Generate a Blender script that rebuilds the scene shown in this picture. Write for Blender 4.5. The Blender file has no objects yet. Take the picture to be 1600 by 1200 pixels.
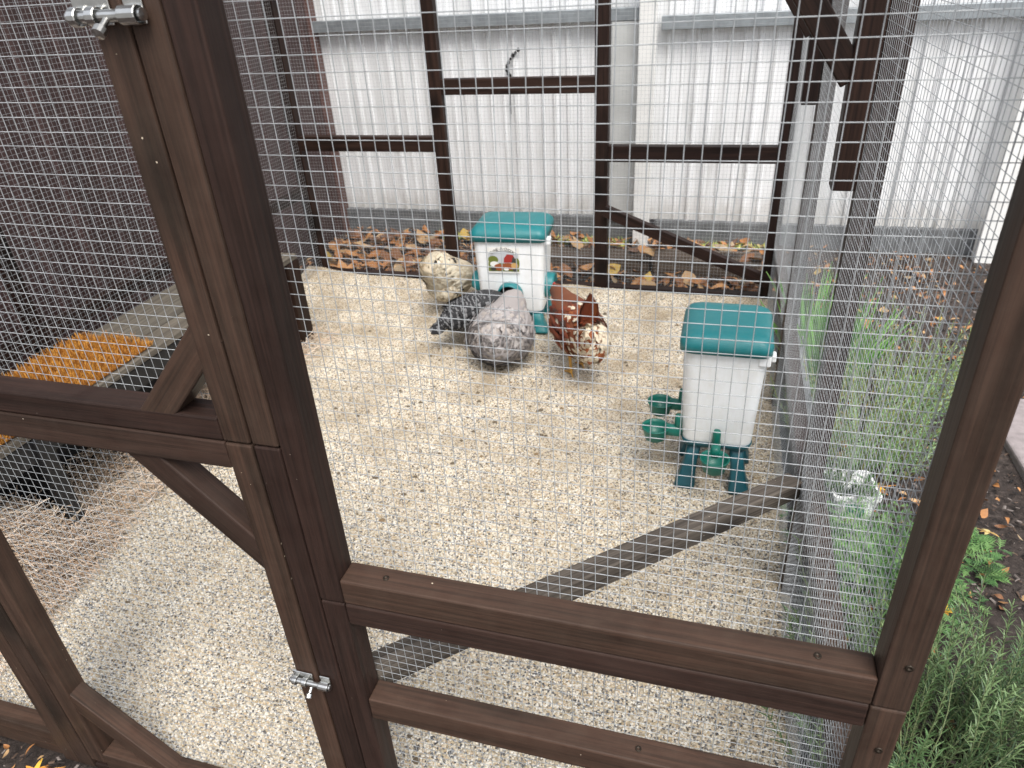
import bpy, bmesh, math, random
import numpy as np
from mathutils import Vector, Matrix, Euler, noise as mnoise

random.seed(7)
sc = bpy.context.scene
COL = sc.collection
rad = math.radians

# ------------------------------------------------------------------ camera, light, exposure
cam_d = bpy.data.cameras.new('camera')
cam = bpy.data.objects.new('camera', cam_d)
COL.objects.link(cam)
YAW, PITCH, ROLL = -0.30999548, 0.52957153, 0.06363659
fwd = Vector((math.sin(YAW)*math.cos(PITCH), math.cos(YAW)*math.cos(PITCH), -math.sin(PITCH)))
rt = Vector((math.cos(YAW), -math.sin(YAW), 0))
dn = fwd.cross(rt)
R_ = math.cos(ROLL)*rt + math.sin(ROLL)*dn
D_ = -math.sin(ROLL)*rt + math.cos(ROLL)*dn
m3 = Matrix((R_, -D_, -fwd)).transposed()
cam.matrix_world = Matrix.Translation((0, -.64, 1.45)) @ m3.to_4x4()
cam_d.sensor_width = 36
cam_d.lens = 36*1120.68/1600
cam_d.clip_start = .02
cam_d.clip_end = 500
cam_d.dof.use_dof = True
cam_d.dof.focus_distance = 1.18
cam_d.dof.aperture_fstop = 9.5
sc.camera = cam

SUN_AZ, SUN_EL = rad(150), rad(59)      # azimuth from +Y towards +X
world = bpy.data.worlds.new('World')
sc.world = world
world.use_nodes = True
wn = world.node_tree
wn.nodes.clear()
sky = wn.nodes.new('ShaderNodeTexSky')
sky.sky_type = 'NISHITA'
sky.sun_disc = False
sky.sun_elevation = SUN_EL
sky.sun_rotation = SUN_AZ % (2*math.pi)
sky.air_density = 1.0
sky.dust_density = 3.0
hsv = wn.nodes.new('ShaderNodeHueSaturation')
hsv.inputs['Saturation'].default_value = .28
hsv.inputs['Value'].default_value = 1.0
bg = wn.nodes.new('ShaderNodeBackground')
bg.inputs['Strength'].default_value = .15
wo = wn.nodes.new('ShaderNodeOutputWorld')
wn.links.new(sky.outputs[0], hsv.inputs['Color'])
wn.links.new(hsv.outputs[0], bg.inputs['Color'])
wn.links.new(bg.outputs[0], wo.inputs['Surface'])

sun_d = bpy.data.lights.new('sun', 'SUN')
sun_d.energy = 1.5
sun_d.angle = rad(28)
sun_d.color = (1, .955, .89)
sun = bpy.data.objects.new('sun', sun_d)
COL.objects.link(sun)
sdir = Vector((math.sin(SUN_AZ)*math.cos(SUN_EL), math.cos(SUN_AZ)*math.cos(SUN_EL), math.sin(SUN_EL)))
sun.rotation_euler = sdir.to_track_quat('Z', 'Y').to_euler()
sun.location = sdir*20

sc.view_settings.view_transform = 'Standard'
sc.view_settings.look = 'None'
sc.view_settings.exposure = .86
sc.view_settings.gamma = 1
sc.view_settings.use_curve_mapping = False
sc.render.engine = 'CYCLES'
sc.cycles.max_bounces = 6

# ------------------------------------------------------------------ node helpers and materials
class NT:
    def __init__(s, name):
        s.mat = bpy.data.materials.new(name)
        s.mat.use_nodes = True
        s.t = s.mat.node_tree
        s.t.nodes.clear()
        s.out = s.n('ShaderNodeOutputMaterial')
        s.b = s.n('ShaderNodeBsdfPrincipled')
        s.l(s.b.outputs[0], s.out.inputs['Surface'])
    def n(s, typ, **kw):
        nd = s.t.nodes.new(typ)
        for k, v in kw.items():
            if k.startswith('i_'):
                nd.inputs[k[2:].replace('_', ' ')].default_value = v
            else:
                setattr(nd, k, v)
        return nd
    def l(s, a, b): s.t.links.new(a, b)
    def ramp(s, fac, stops, interp='LINEAR'):
        r = s.n('ShaderNodeValToRGB')
        r.color_ramp.interpolation = interp
        e = r.color_ramp.elements
        while len(e) < len(stops): e.new(.5)
        for el, (p, c) in zip(e, stops):
            el.position = p
            el.color = (*c, 1) if len(c) == 3 else c
        s.l(fac, r.inputs[0])
        return r.outputs[0]
    def math(s, op, a, b=None):
        m = s.n('ShaderNodeMath', operation=op)
        for i, v in enumerate((a, b)):
            if v is None: continue
            if isinstance(v, (int, float)): m.inputs[i].default_value = v
            else: s.l(v, m.inputs[i])
        return m.outputs[0]
    def mix(s, fac, a, b, mode='MIX'):
        m = s.n('ShaderNodeMix', data_type='RGBA', blend_type=mode)
        if isinstance(fac, (int, float)): m.inputs[0].default_value = fac
        else: s.l(fac, m.inputs[0])
        for i, v in ((6, a), (7, b)):
            if isinstance(v, tuple): m.inputs[i].default_value = (*v, 1)
            else: s.l(v, m.inputs[i])
        return m.outputs[2]
    def noise(s, vec, scale, detail=4, rough=.55, dist=0):
        n = s.n('ShaderNodeTexNoise')
        n.inputs['Scale'].default_value = scale
        n.inputs['Detail'].default_value = detail
        n.inputs['Roughness'].default_value = rough
        n.inputs['Distortion'].default_value = dist
        if vec is not None: s.l(vec, n.inputs['Vector'])
        return n.outputs[0]
    def coord(s, kind='Object', scale=(1, 1, 1), rnd=True):
        tc = s.n('ShaderNodeTexCoord')
        mp = s.n('ShaderNodeMapping')
        mp.inputs['Scale'].default_value = scale
        s.l(tc.outputs[kind], mp.inputs['Vector'])
        if rnd:
            oi = s.n('ShaderNodeObjectInfo')
            sc_ = s.math('MULTIPLY', oi.outputs['Random'], 37.0)
            s.l(sc_, mp.inputs['Location'])
        return mp.outputs[0]
    def bump(s, h, strength=.3, dist=.002):
        b = s.n('ShaderNodeBump')
        b.inputs['Strength'].default_value = strength
        b.inputs['Distance'].default_value = dist
        s.l(h, b.inputs['Height'])
        s.l(b.outputs[0], s.b.inputs['Normal'])
    def set(s, color=None, rough=.6, metal=0, spec=None):
        if color is not None:
            if isinstance(color, tuple): s.b.inputs['Base Color'].default_value = (*color, 1)
            else: s.l(color, s.b.inputs['Base Color'])
        if isinstance(rough, (int, float)): s.b.inputs['Roughness'].default_value = rough
        else: s.l(rough, s.b.inputs['Roughness'])
        s.b.inputs['Metallic'].default_value = metal
        if spec is not None: s.b.inputs['Specular IOR Level'].default_value = spec
        return s.mat

def simple(name, color, rough=.6, metal=0, var=.0, scale=30, spec=None, bump=0):
    m = NT(name)
    c = color
    if var:
        v = m.coord('Object')
        nz = m.noise(v, scale, 4)
        lo = tuple(x*(1-var) for x in color); hi = tuple(min(1, x*(1+var)) for x in color)
        c = m.ramp(nz, [(.3, lo), (.7, hi)])
        if bump: m.bump(nz, bump, .003)
    return m.set(c, rough, metal, spec)

def wood(name, axis, dark=(.011, .0056, .0042), lite=(.051, .0268, .0192), dust=True, rough=.5, knots=True):
    m = NT(name)
    sc_ = [14, 14, 14]; sc_[axis] = 1.0
    v = m.coord('Object', tuple(sc_))
    n1 = m.noise(v, 2.6, 5, .6, .8)
    sc2 = [95, 95, 95]; sc2[axis] = 1.3
    v2 = m.coord('Object', tuple(sc2))
    n2 = m.noise(v2, 2.2, 3, .6, .3)
    mixv = m.math('ADD', m.math('MULTIPLY', n1, .5), m.math('MULTIPLY', n2, .5))
    c = m.ramp(mixv, [(.40, dark), (.50, tuple(a*.55+b*.45 for a, b in zip(dark, lite))), (.61, lite)])
    vb = m.coord('Object', (1, 1, 1))
    blotch = m.noise(vb, 3.5, 3)
    c = m.mix(m.math('MULTIPLY', blotch, .45), c, tuple(x*.62 for x in lite))
    if knots:
        sc3 = [7, 7, 7]; sc3[axis] = 3.2
        v3 = m.coord('Object', tuple(sc3))
        vo = m.n('ShaderNodeTexVoronoi'); vo.inputs['Scale'].default_value = 1.0
        m.l(v3, vo.inputs['Vector'])
        k = m.ramp(vo.outputs['Distance'], [(.10, (1, 1, 1)), (.32, (0, 0, 0))])
        c = m.mix(m.math('MULTIPLY', k, .85), c, tuple(x*.4 for x in dark))
    if dust:
        vo = m.n('ShaderNodeTexVoronoi'); vo.inputs['Scale'].default_value = 110
        m.l(vb, vo.inputs['Vector'])
        sep = m.n('ShaderNodeSeparateColor'); m.l(vo.outputs['Color'], sep.inputs[0])
        pick = m.math('GREATER_THAN', sep.outputs[0], .955)
        wob = m.math('ADD', vo.outputs['Distance'], m.math('MULTIPLY', m.noise(vb, 400, 2), .22))
        dot = m.math('MULTIPLY', pick, m.math('LESS_THAN', wob, m.math('ADD', m.math('MULTIPLY', sep.outputs[1], .12), .13)))
        c = m.mix(dot, c, (.5, .44, .36))
        c = m.mix(m.math('MULTIPLY', m.noise(vb, 26, 6, .7), .16), c, (.20, .165, .135))
    oi = m.n('ShaderNodeObjectInfo')
    tone = m.ramp(oi.outputs['Random'], [(0, (.62, .56, .58)), (.35, (.90, .84, .86)), (.6, (1.0, 1.0, .96)), (1, (1.26, 1.20, 1.12))])
    c = m.mix(1.0, c, tone, 'MULTIPLY')
    r = m.ramp(n1, [(.3, (rough-.06,)*3), (.7, (rough+.14,)*3)])
    m.set(c, r, 0, .2)
    m.bump(mixv, .45, .002)
    return m.mat

W = [wood('stained_timber_%s' % a, i) for i, a in enumerate('xyz')]
WS = [wood('old_stained_timber_%s' % a, i, (.009, .005, .004), (.036, .0185, .0135), dust=False) for i, a in enumerate('xyz')]
GW = [wood('weathered_timber_%s' % a, i, (.060, .053, .045), (.155, .14, .12), dust=False, rough=.8) for i, a in enumerate('xyz')]
SLP = [wood('old_sleeper_%s' % a, i, (.045, .034, .027), (.17, .135, .11), dust=False, rough=.85) for i, a in enumerate('xyz')]
M_galv = simple('galvanised_wire', (.37, .388, .40), .42, .1, .2, 40)
M_steel = simple('zinc_steel', (.62, .62, .60), .28, 1.0, .15, 60)
M_brass = simple('bronze_screw', (.035, .026, .018), .5, .6)
M_screw = simple('dark_screw', (.05, .045, .04), .5, .6)
M_black = simple('black_board_and_shade', (.010, .010, .011), .6, 0, .4, 12)  # black bench boards, also used as painted shade under the bench
def mk_plastic(name, col, grime, rough):
    m = NT(name)
    v = m.coord('Object', (1, 1, 1))
    a = m.noise(v, 9, 6, .7); b = m.noise(m.coord('Object', (40, 40, 9)), 2, 5, .7)
    f = m.ramp(m.math('ADD', m.math('MULTIPLY', a, .6), m.math('MULTIPLY', b, .4)), [(.46, (0, 0, 0)), (.72, (1, 1, 1))])
    c = m.mix(m.math('MULTIPLY', f, .42), col, grime)
    r = m.ramp(a, [(.3, (rough,)*3), (.7, (rough+.22,)*3)])
    m.set(c, r)
    return m.mat
M_white = mk_plastic('white_plastic', (.84, .86, .87), (.58, .55, .47), .30)
M_teal = mk_plastic('teal_plastic', (.008, .165, .180), (.10, .22, .21), .34)
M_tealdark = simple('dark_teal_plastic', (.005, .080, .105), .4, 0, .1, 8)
M_mark_shade = simple('black_mark_and_shade', (.012, .012, .012), .9)  # black specks on the fence, and painted shade in the feeder ports

def mk_fence():
    m = NT('white_painted_steel')
    v = m.coord('Object', (1, 1, 1))
    stain = m.noise(m.coord('Object', (9, 9, .9)), 2.0, 6, .65)
    c = m.ramp(stain, [(.30, (.64, .645, .64)), (.52, (.80, .81, .82)), (.75, (.84, .85, .865))])
    fl = m.noise(m.coord('Object', (30, 30, 7)), 2.5, 5, .6)
    dirt = m.ramp(fl, [(.70, (0, 0, 0)), (.80, (1, 1, 1))])
    c = m.mix(m.math('MULTIPLY', dirt, .5), c, (.18, .17, .15))
    tc = m.n('ShaderNodeTexCoord'); sx = m.n('ShaderNodeSeparateXYZ'); m.l(tc.outputs['Object'], sx.inputs[0])
    low = m.math('ADD', sx.outputs['Z'], m.math('MULTIPLY', m.noise(m.coord('Object', (6, 6, 3)), 3, 6, .7), .34))
    sp = m.ramp(low, [(.28, (1, 1, 1)), (.44, (0, 0, 0))])
    c = m.mix(m.math('MULTIPLY', sp, .45), c, (.30, .26, .20))
    m.set(c, .42)
    return m.mat
M_fence = mk_fence()
M_rail = simple('galvanised_rail', (.33, .36, .38), .42, .55, .22, 18)
M_plinth = simple('grey_plinth', (.13, .135, .14), .8, 0, .35, 14)
M_post = simple('white_steel_post', (.80, .80, .78), .5, 0, .06, 9)
M_brown = simple('brown_steel_sheet', (.056, .030, .028), .5, 0, .16, 3)
M_brown2 = simple('brown_steel_end', (.12, .06, .05), .5, 0, .2, 5)

def mk_soil():
    m = NT('dark_soil')
    v = m.coord('Object', (1, 1, 1), False)
    a = m.noise(v, 38, 8, .7); b = m.noise(v, 5, 4)
    c = m.ramp(a, [(.30, (.012, .009, .008)), (.5, (.045, .034, .030)), (.72, (.125, .098, .086))])
    c = m.mix(m.math('MULTIPLY', b, .45), c, (.055, .038, .03))
    m.set(c, .9)
    m.bump(a, .9, .02)
    return m.mat
M_soil = mk_soil()

def mk_gravelbase():
    m = NT('gravel_bed')
    v = m.coord('Object', (1, 1, 1), False)
    vo = m.n('ShaderNodeTexVoronoi'); vo.inputs['Scale'].default_value = 150
    m.l(v, vo.inputs['Vector'])
    sep = m.n('ShaderNodeSeparateColor'); m.l(vo.outputs['Color'], sep.inputs[0])
    c = m.ramp(sep.outputs[0], [(0, (.22, .19, .15)), (.4, (.42, .35, .25)), (.8, (.55, .48, .36))])
    m.set(c, .85)
    m.bump(vo.outputs['Distance'], .6, .006)
    return m.mat
M_gbase = mk_gravelbase()

def mk_pebble():
    m = NT('pebble')
    at = m.n('ShaderNodeAttribute', attribute_type='INSTANCER', attribute_name='rnd')
    c = m.ramp(at.outputs['Fac'], [(0, (.045, .045, .048)), (.10, (.11, .112, .118)), (.19, (.28, .285, .29)), (.27, (.46, .35, .20)),
                                   (.38, (.57, .49, .36)), (.52, (.68, .62, .51)), (.68, (.76, .72, .63)), (.80, (.52, .38, .235)),
                                   (.87, (.66, .58, .44)), (.95, (.82, .79, .73))])
    geo = m.n('ShaderNodeNewGeometry')
    lp = m.n('ShaderNodeAttribute', attribute_type='INSTANCER', attribute_name='dirt')
    c = m.mix(lp.outputs['Fac'], c, (.26, .195, .115))
    m.set(c, .55)
    return m.mat
M_pebble = mk_pebble()
M_straw = [simple('wood_wool_%d' % i, c, .7) for i, c in enumerate([(.74, .58, .44), (.58, .41, .27), (.80, .68, .56), (.64, .53, .40)])]
M_coir = [simple('coir_%d' % i, c, .8) for i, c in enumerate([(.45, .19, .022), (.29, .105, .012), (.57, .29, .05)])]

# ------------------------------------------------------------------ object helpers
def tag(o, label=None, cat=None, group=None, kind=None):
    if label: o['label'] = label
    if cat: o['category'] = cat
    if group: o['group'] = group
    if kind: o['kind'] = kind
    return o
def empty(name, loc=(0, 0, 0), label=None, cat=None, group=None, rz=0):
    o = bpy.data.objects.new(name, None)
    o.empty_display_size = .05
    o.location = loc
    o.rotation_euler = (0, 0, rz)
    COL.objects.link(o)
    return tag(o, label, cat, group)
def link(name, me, parent=None, mats=()):
    o = bpy.data.objects.new(name, me)
    for m in mats: me.materials.append(m)
    COL.objects.link(o)
    if parent: o.parent = parent
    return o
def from_bm(name, bm, parent=None, mats=(), smooth=False):
    me = bpy.data.meshes.new(name)
    if smooth:
        for f in bm.faces: f.smooth = True
    bm.to_mesh(me); bm.free()
    return link(name, me, parent, mats)
def from_py(name, vs, fs, parent=None, mats=(), mi=None, smooth=False):
    me = bpy.data.meshes.new(name)
    me.from_pydata([tuple(v) for v in vs], [], fs)
    if mi is not None: me.polygons.foreach_set('material_index', mi)
    if smooth: me.polygons.foreach_set('use_smooth', [True]*len(fs))
    me.update()
    return link(name, me, parent, mats)
def bm_box(bm, c, d, bev=0, rot=None, seg=1):
    r = bmesh.ops.create_cube(bm, size=1)
    vs = r['verts']
    bmesh.ops.scale(bm, vec=d, verts=vs)
    if bev:
        es = list({e for v in vs for e in v.link_edges})
        r2 = bmesh.ops.bevel(bm, geom=es, offset=bev, segments=seg, profile=.5, affect='EDGES')
        vs = list({v for f in r2['faces'] for v in f.verts} | {v for v in vs if v.is_valid})
    if rot is not None: bmesh.ops.rotate(bm, cent=(0, 0, 0), matrix=rot, verts=vs)
    bmesh.ops.translate(bm, vec=c, verts=vs)
    return vs
def box(name, x0, x1, y0, y1, z0, z1, parent=None, mats=W, bev=.0028, label=None):
    d = (x1-x0, y1-y0, z1-z0)
    bm = bmesh.new()
    bm_box(bm, (0, 0, 0), d, min(bev, min(d)*.3), seg=2)
    ax = max(range(3), key=lambda i: d[i])
    m = mats[ax] if isinstance(mats, (list, tuple)) else mats
    o = from_bm(name, bm, parent, [m])
    o.location = ((x0+x1)/2, (y0+y1)/2, (z0+z1)/2)
    if label: o['label'] = label
    return o
def beam(name, p0, p1, w, h, parent=None, mats=W, bev=.0028, up=(0, 0, 1), label=None):
    """timber from p0 to p1, w across, h along up"""
    p0, p1 = Vector(p0), Vector(p1)
    x = (p1-p0); L = x.length; x.normalize()
    u = Vector(up); y = u.cross(x).normalized(); z = x.cross(y)
    bm = bmesh.new()
    bm_box(bm, (0, 0, 0), (L, w, h), bev, seg=2)
    m = mats[0] if isinstance(mats, (list, tuple)) else mats
    o = from_bm(name, bm, parent, [m])
    o.matrix_world = Matrix.Translation((p0+p1)/2) @ Matrix((x, y, z)).transposed().to_4x4()
    if label: o['label'] = label
    return o
class Tubes:
    """collects thin tubes into one mesh"""
    def __init__(s): s.v = []; s.f = []; s.mi = []
    def add(s, pts, r, n=4, mi=0, taper=1.0):
        pts = [Vector(p) for p in pts]
        k = len(pts); b = len(s.v)
        t0 = (pts[1]-pts[0]).normalized()
        ref = Vector((0, 0, 1)) if abs(t0.z) < .8 else Vector((1, 0, 0))
        for i, p in enumerate(pts):
            t = (pts[min(i+1, k-1)]-pts[max(i-1, 0)]).normalized()
            a = t.cross(ref)
            if a.length < 1e-4: a = t.orthogonal()
            a.normalize(); c = t.cross(a)
            rr = r*(1+(taper-1)*i/(k-1))
            for j in range(n):
                an = 2*math.pi*j/n
                s.v.append(p+a*(rr*math.cos(an))+c*(rr*math.sin(an)))
        for i in range(k-1):
            for j in range(n):
                j2 = (j+1) % n
                s.f.append((b+i*n+j, b+i*n+j2, b+(i+1)*n+j2, b+(i+1)*n+j)); s.mi.append(mi)
    def build(s, name, parent=None, mats=(), smooth=True):
        return from_py(name, s.v, s.f, parent, mats, s.mi, smooth)
def weld_mesh(name, o, u, v, U, V, parent, pitch=.01626, r=.00052, step=.06, n=4, wav=.0028, seed=0, mat=None):
    """square welded wire mesh on the rectangle o + u*[0,U] + v*[0,V]"""
    o, u, v = Vector(o), Vector(u), Vector(v)
    nn = u.cross(v)
    T = Tubes()
    def P(a, b):
        q = Vector((a*2.3+seed*3.1, b*2.3, seed))
        d = mnoise.noise_vector(q)
        q2 = Vector((a*9+seed, b*9, 4.0))
        d2 = mnoise.noise_vector(q2)
        return o+u*(a+d.x*wav*1.3+d2.x*.0005)+v*(b+d.y*wav*1.3+d2.y*.0005)+nn*(d.z*wav*2)
    nu, nv = int(U/pitch), int(V/pitch)
    su, sv = max(2, int(U/step)+1), max(2, int(V/step)+1)
    for i in range(nu+1):
        a = (U-nu*pitch)/2+i*pitch
        T.add([P(a, V*j/sv)+nn*r for j in range(sv+1)], r, n)
    for i in range(nv+1):
        b = (V-nv*pitch)/2+i*pitch
        T.add([P(U*j/su, b)-nn*r for j in range(su+1)], r, n)
    return T.build(name, parent, [mat or M_galv])
def copy_tree(o, parent=None):
    c = o.copy(); COL.objects.link(c)
    if parent: c.parent = parent
    for ch in o.children: copy_tree(ch, c)
    return c
def lathe(bm, prof, n=20, c=(0, 0, 0), rot=None):
    rings = []
    for r, z in prof:
        rings.append([bm.verts.new((r*math.cos(2*math.pi*i/n), r*math.sin(2*math.pi*i/n), z)) for i in range(n)])
    for a, b in zip(rings, rings[1:]):
        for i in range(n):
            bm.faces.new((a[i], a[(i+1) % n], b[(i+1) % n], b[i]))
    vs = [v for q in rings for v in q]
    if rot is not None: bmesh.ops.rotate(bm, cent=(0, 0, 0), matrix=rot, verts=vs)
    bmesh.ops.translate(bm, vec=c, verts=vs)
    return rings
def rrect(hx, hy, r, n=5):
    pts = []
    for cx, cy, a0 in ((hx-r, hy-r, 0), (-hx+r, hy-r, 90), (-hx+r, -hy+r, 180), (hx-r, -hy+r, 270)):
        for i in range(n+1):
            a = rad(a0+90*i/n)
            pts.append((cx+r*math.cos(a), cy+r*math.sin(a)))
    return pts
def loft(bm, rings, cap0=True, cap1=True):
    """rings: list of (points2d, z, dx, dy)"""
    R = []
    for pts, z, dx, dy in rings:
        R.append([bm.verts.new((x+dx, y+dy, z)) for x, y in pts])
    n = len(R[0])
    for a, b in zip(R, R[1:]):
        for i in range(n): bm.faces.new((a[i], a[(i+1) % n], b[(i+1) % n], b[i]))
    if cap0: bm.faces.new(list(reversed(R[0])))
    if cap1: bm.faces.new(R[-1])

# ================================================================== SETTING: ground, gravel
def ground_sheet():
    bm = bmesh.new()
    N = 60
    xs = [-60, -20, -8]+[-4+8*i/N for i in range(N+1)]+[8, 20, 60]
    ys = [-60, -20, -6]+[-2+8*i/N for i in range(N+1)]+[9, 20, 60]
    g = []
    for y in ys:
        row = []
        for x in xs:
            inside = -2.2 < x < .32 and -.03 < y < 2.72
            z = -.055 if y < 0 else -.02
            if 0 <= y <= 1: z = -.055+.035*y
            if abs(x) < 6 and abs(y) < 6: z += .02*mnoise.noise(Vector((x*2, y*2, 1)))
            if inside: z = -.085
            row.append(bm.verts.new((x, y, z)))
        g.append(row)
    for a, b in zip(g, g[1:]):
        for i in range(len(xs)-1): bm.faces.new((a[i], a[i+1], b[i+1], b[i]))
    return tag(from_bm('ground', bm, None, [M_soil], True), kind='structure')
ground_sheet()

GX0, GX1, GY0, GY1 = -2.19, .252, .047, 2.645
def gz(x, y):
    z = .016*mnoise.noise(Vector((x*2.1, y*2.1, 3)))+.011*mnoise.noise(Vector((x*5, y*5, 8)))
    z += .035*max(0, (y-2.38)/.27)**1.3
    z += .03*max(0, (y-2.1)/.5)*max(0, min(1, (-1.9-x)/.2)) if y > 2.1 else 0
    z += .02*math.exp(-((y-1.15)/.5)**2)*max(0, (x-.12)/.13)
    return z - .012*max(0, 1-y/.3)
def gravel_floor():
    bm = bmesh.new()
    NX, NY = 90, 96
    g = [[bm.verts.new((GX0+(GX1-GX0)*i/NX, GY0+(GY1-GY0)*j/NY, 0)) for i in range(NX+1)] for j in range(NY+1)]
    for row in g:
        for v in row: v.co.z = gz(v.co.x, v.co.y)
    for a, b in zip(g, g[1:]):
        for i in range(NX): bm.faces.new((a[i], a[i+1], b[i+1], b[i]))
    o = from_bm('gravel_floor', bm, None, [M_gbase], True)
    return tag(o, kind='structure')
gfloor = gravel_floor()

def pebbles():
    """loose pebbles over the gravel floor: one object, geometry nodes instances"""
    me = gfloor.data.copy(); me.name = 'gravel'; me.materials.clear()
    o = link('gravel', me, None, [M_pebble])
    tag(o, kind='stuff')
    ng = bpy.data.node_groups.new('gravel_nodes', 'GeometryNodeTree')
    ng.interface.new_socket('Geometry', in_out='INPUT', socket_type='NodeSocketGeometry')
    ng.interface.new_socket('Geometry', in_out='OUTPUT', socket_type='NodeSocketGeometry')
    N = ng.nodes.new; Lk = ng.links.new
    gi, go = N('NodeGroupInput'), N('NodeGroupOutput')
    di = N('GeometryNodeDistributePointsOnFaces')
    di.inputs['Density'].default_value = 54000
    Lk(gi.outputs[0], di.inputs['Mesh'])
    ico = N('GeometryNodeMeshIcoSphere')
    ico.inputs['Radius'].default_value = 1; ico.inputs['Subdivisions'].default_value = 2
    sm = N('GeometryNodeSetMaterial'); sm.inputs['Material'].default_value = M_pebble
    ss = N('GeometryNodeSetShadeSmooth')
    Lk(ico.outputs[0], ss.inputs[0]); Lk(ss.outputs[0], sm.inputs[0])
    ip = N('GeometryNodeInstanceOnPoints')
    Lk(di.outputs['Points'], ip.inputs['Points']); Lk(sm.outputs[0], ip.inputs['Instance'])
    rv = N('FunctionNodeRandomValue'); rv.data_type = 'FLOAT_VECTOR'
    rv.inputs[0].default_value = (-.5, -.5, 0); rv.inputs[1].default_value = (.5, .5, 6.283)
    Lk(rv.outputs[0], ip.inputs['Rotation'])
    rs = N('FunctionNodeRandomValue'); rs.data_type = 'FLOAT_VECTOR'
    rs.inputs[0].default_value = (.0021, .0017, .0013); rs.inputs[1].default_value = (.0048, .0036, .0027)
    rs.inputs['Seed'].default_value = 5
    Lk(rs.outputs[0], ip.inputs['Scale'])
    sa = N('GeometryNodeStoreNamedAttribute'); sa.data_type = 'FLOAT'; sa.domain = 'INSTANCE'
    sa.inputs['Name'].default_value = 'rnd'
    rc = N('FunctionNodeRandomValue'); rc.data_type = 'FLOAT'; rc.inputs['Seed'].default_value = 9
    Lk(ip.outputs[0], sa.inputs['Geometry']); Lk(rc.outputs[1], sa.inputs['Value'])
    # droppings and dust: broad soft patches that tint the stones
    sb = N('GeometryNodeStoreNamedAttribute'); sb.data_type = 'FLOAT'; sb.domain = 'INSTANCE'
    sb.inputs['Name'].default_value = 'dirt'
    nz = N('ShaderNodeTexNoise'); nz.inputs['Scale'].default_value = 5.0; nz.inputs['Detail'].default_value = 5
    ps = N('GeometryNodeInputPosition'); Lk(ps.outputs[0], nz.inputs['Vector'])
    mr = N('ShaderNodeMapRange'); mr.inputs['From Min'].default_value = .42; mr.inputs['From Max'].default_value = .72
    mr.inputs['To Min'].default_value = .02; mr.inputs['To Max'].default_value = .58
    Lk(nz.outputs[0], mr.inputs['Value'])
    sx = N('ShaderNodeSeparateXYZ'); Lk(ps.outputs[0], sx.inputs[0])
    mr2 = N('ShaderNodeMapRange'); mr2.inputs['From Min'].default_value = .5; mr2.inputs['From Max'].default_value = 2.2
    mr2.inputs['To Min'].default_value = .5; mr2.inputs['To Max'].default_value = 1.5
    Lk(sx.outputs['Y'], mr2.inputs['Value'])
    mu = N('ShaderNodeMath'); mu.operation = 'MULTIPLY'
    Lk(mr.outputs[0], mu.inputs[0]); Lk(mr2.outputs[0], mu.inputs[1])
    Lk(sa.outputs[0], sb.inputs['Geometry']); Lk(mu.outputs[0], sb.inputs['Value'])
    Lk(sb.outputs[0], go.inputs[0])
    md = o.modifiers.new('pebbles', 'NODES'); md.node_group = ng
pebbles()

# ================================================================== LARGE STRUCTURES: back fence, side wall
FY = 3.54
def corrugated(name, x0, x1, z0, z1, parent, y=FY, flip=1):
    """one sheet of ribbed steel: narrow ribs standing out of flat pans"""
    prof = []
    x = x0; per = .0762
    k = 0
    while x < x1-1e-6:
        big = k % 3 == 0
        rb = .014 if big else .009; h = .017 if big else .009
        for dx, dy in ((0, 0), (per*.5-rb, 0), (per*.5-rb*.45, h), (per*.5+rb*.45, h), (per*.5+rb, 0)):
            if x+dx <= x1: prof.append((x+dx, dy))
        x += per; k += 1
    prof.append((x1, 0))
    vs, fs = [], []
    for z in (z0, z1):
        for px, py in prof: vs.append((px, y-py*flip, z))
    n = len(prof)
    for i in range(n-1): fs.append((i, i+1, n+i+1, n+i))
    b = len(vs)
    for z in (z0, z1):
        for px, py in prof: vs.append((px, y-py*flip+.0015*flip, z))
    for i in range(n-1): fs.append((b+i+1, b+i, b+n+i, b+n+i+1))
    return from_py(name, vs, fs, parent, [M_fence])
fence = empty('corrugated_fence', (0, FY, 0), 'tall white ribbed steel fence with a grey rail behind the run', 'fence')
def in_parent(o, par):
    o.parent = par; o.matrix_parent_inverse = par.matrix_world.inverted() if False else Matrix.Translation(-Vector(par.location)); return o
k = 0
xx = -2.46
while xx < 2.6:
    o = corrugated('fence_sheet', xx, xx+.80, .11, 2.0, None, FY-.0018*(k % 2))
    in_parent(o, fence)
    xx += .762; k += 1
def fbox(name, *a, mats=M_rail, bev=.003):
    return in_parent(box(name, *a, None, mats, bev), fence)
fbox('rail', -2.46, -.50, 3.47, 3.522, 1.165, 1.225)
fbox('rail', -.40, 1.25, 3.47, 3.522, 1.115, 1.18)
fbox('rail', 1.36, 3.2, 3.47, 3.522, 1.10, 1.165)
fbox('rail', -2.46, 3.2, 3.47, 3.522, 1.90, 1.965)
fbox('plinth', -2.46, -.51, 3.505, 3.55, -.03, .125, mats=M_plinth)
fbox('plinth', -.39, 3.2, 3.505, 3.55, -.03, .112, mats=M_plinth)
fbox('post', -.505, -.418, 3.40, 3.47, -.06, 2.0, mats=M_post)
fbox('post', 1.262, 1.345, 3.39, 3.46, -.06, 2.0, mats=M_post)
fbox('shade_strip', -.655, -.508, 3.474, 3.484, .12, 1.163, mats=simple('painted_sheet_shade', (.52, .53, .52), .5, 0, .12, 6))  # grey strip painted for the shaded sheet left of the post

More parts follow.
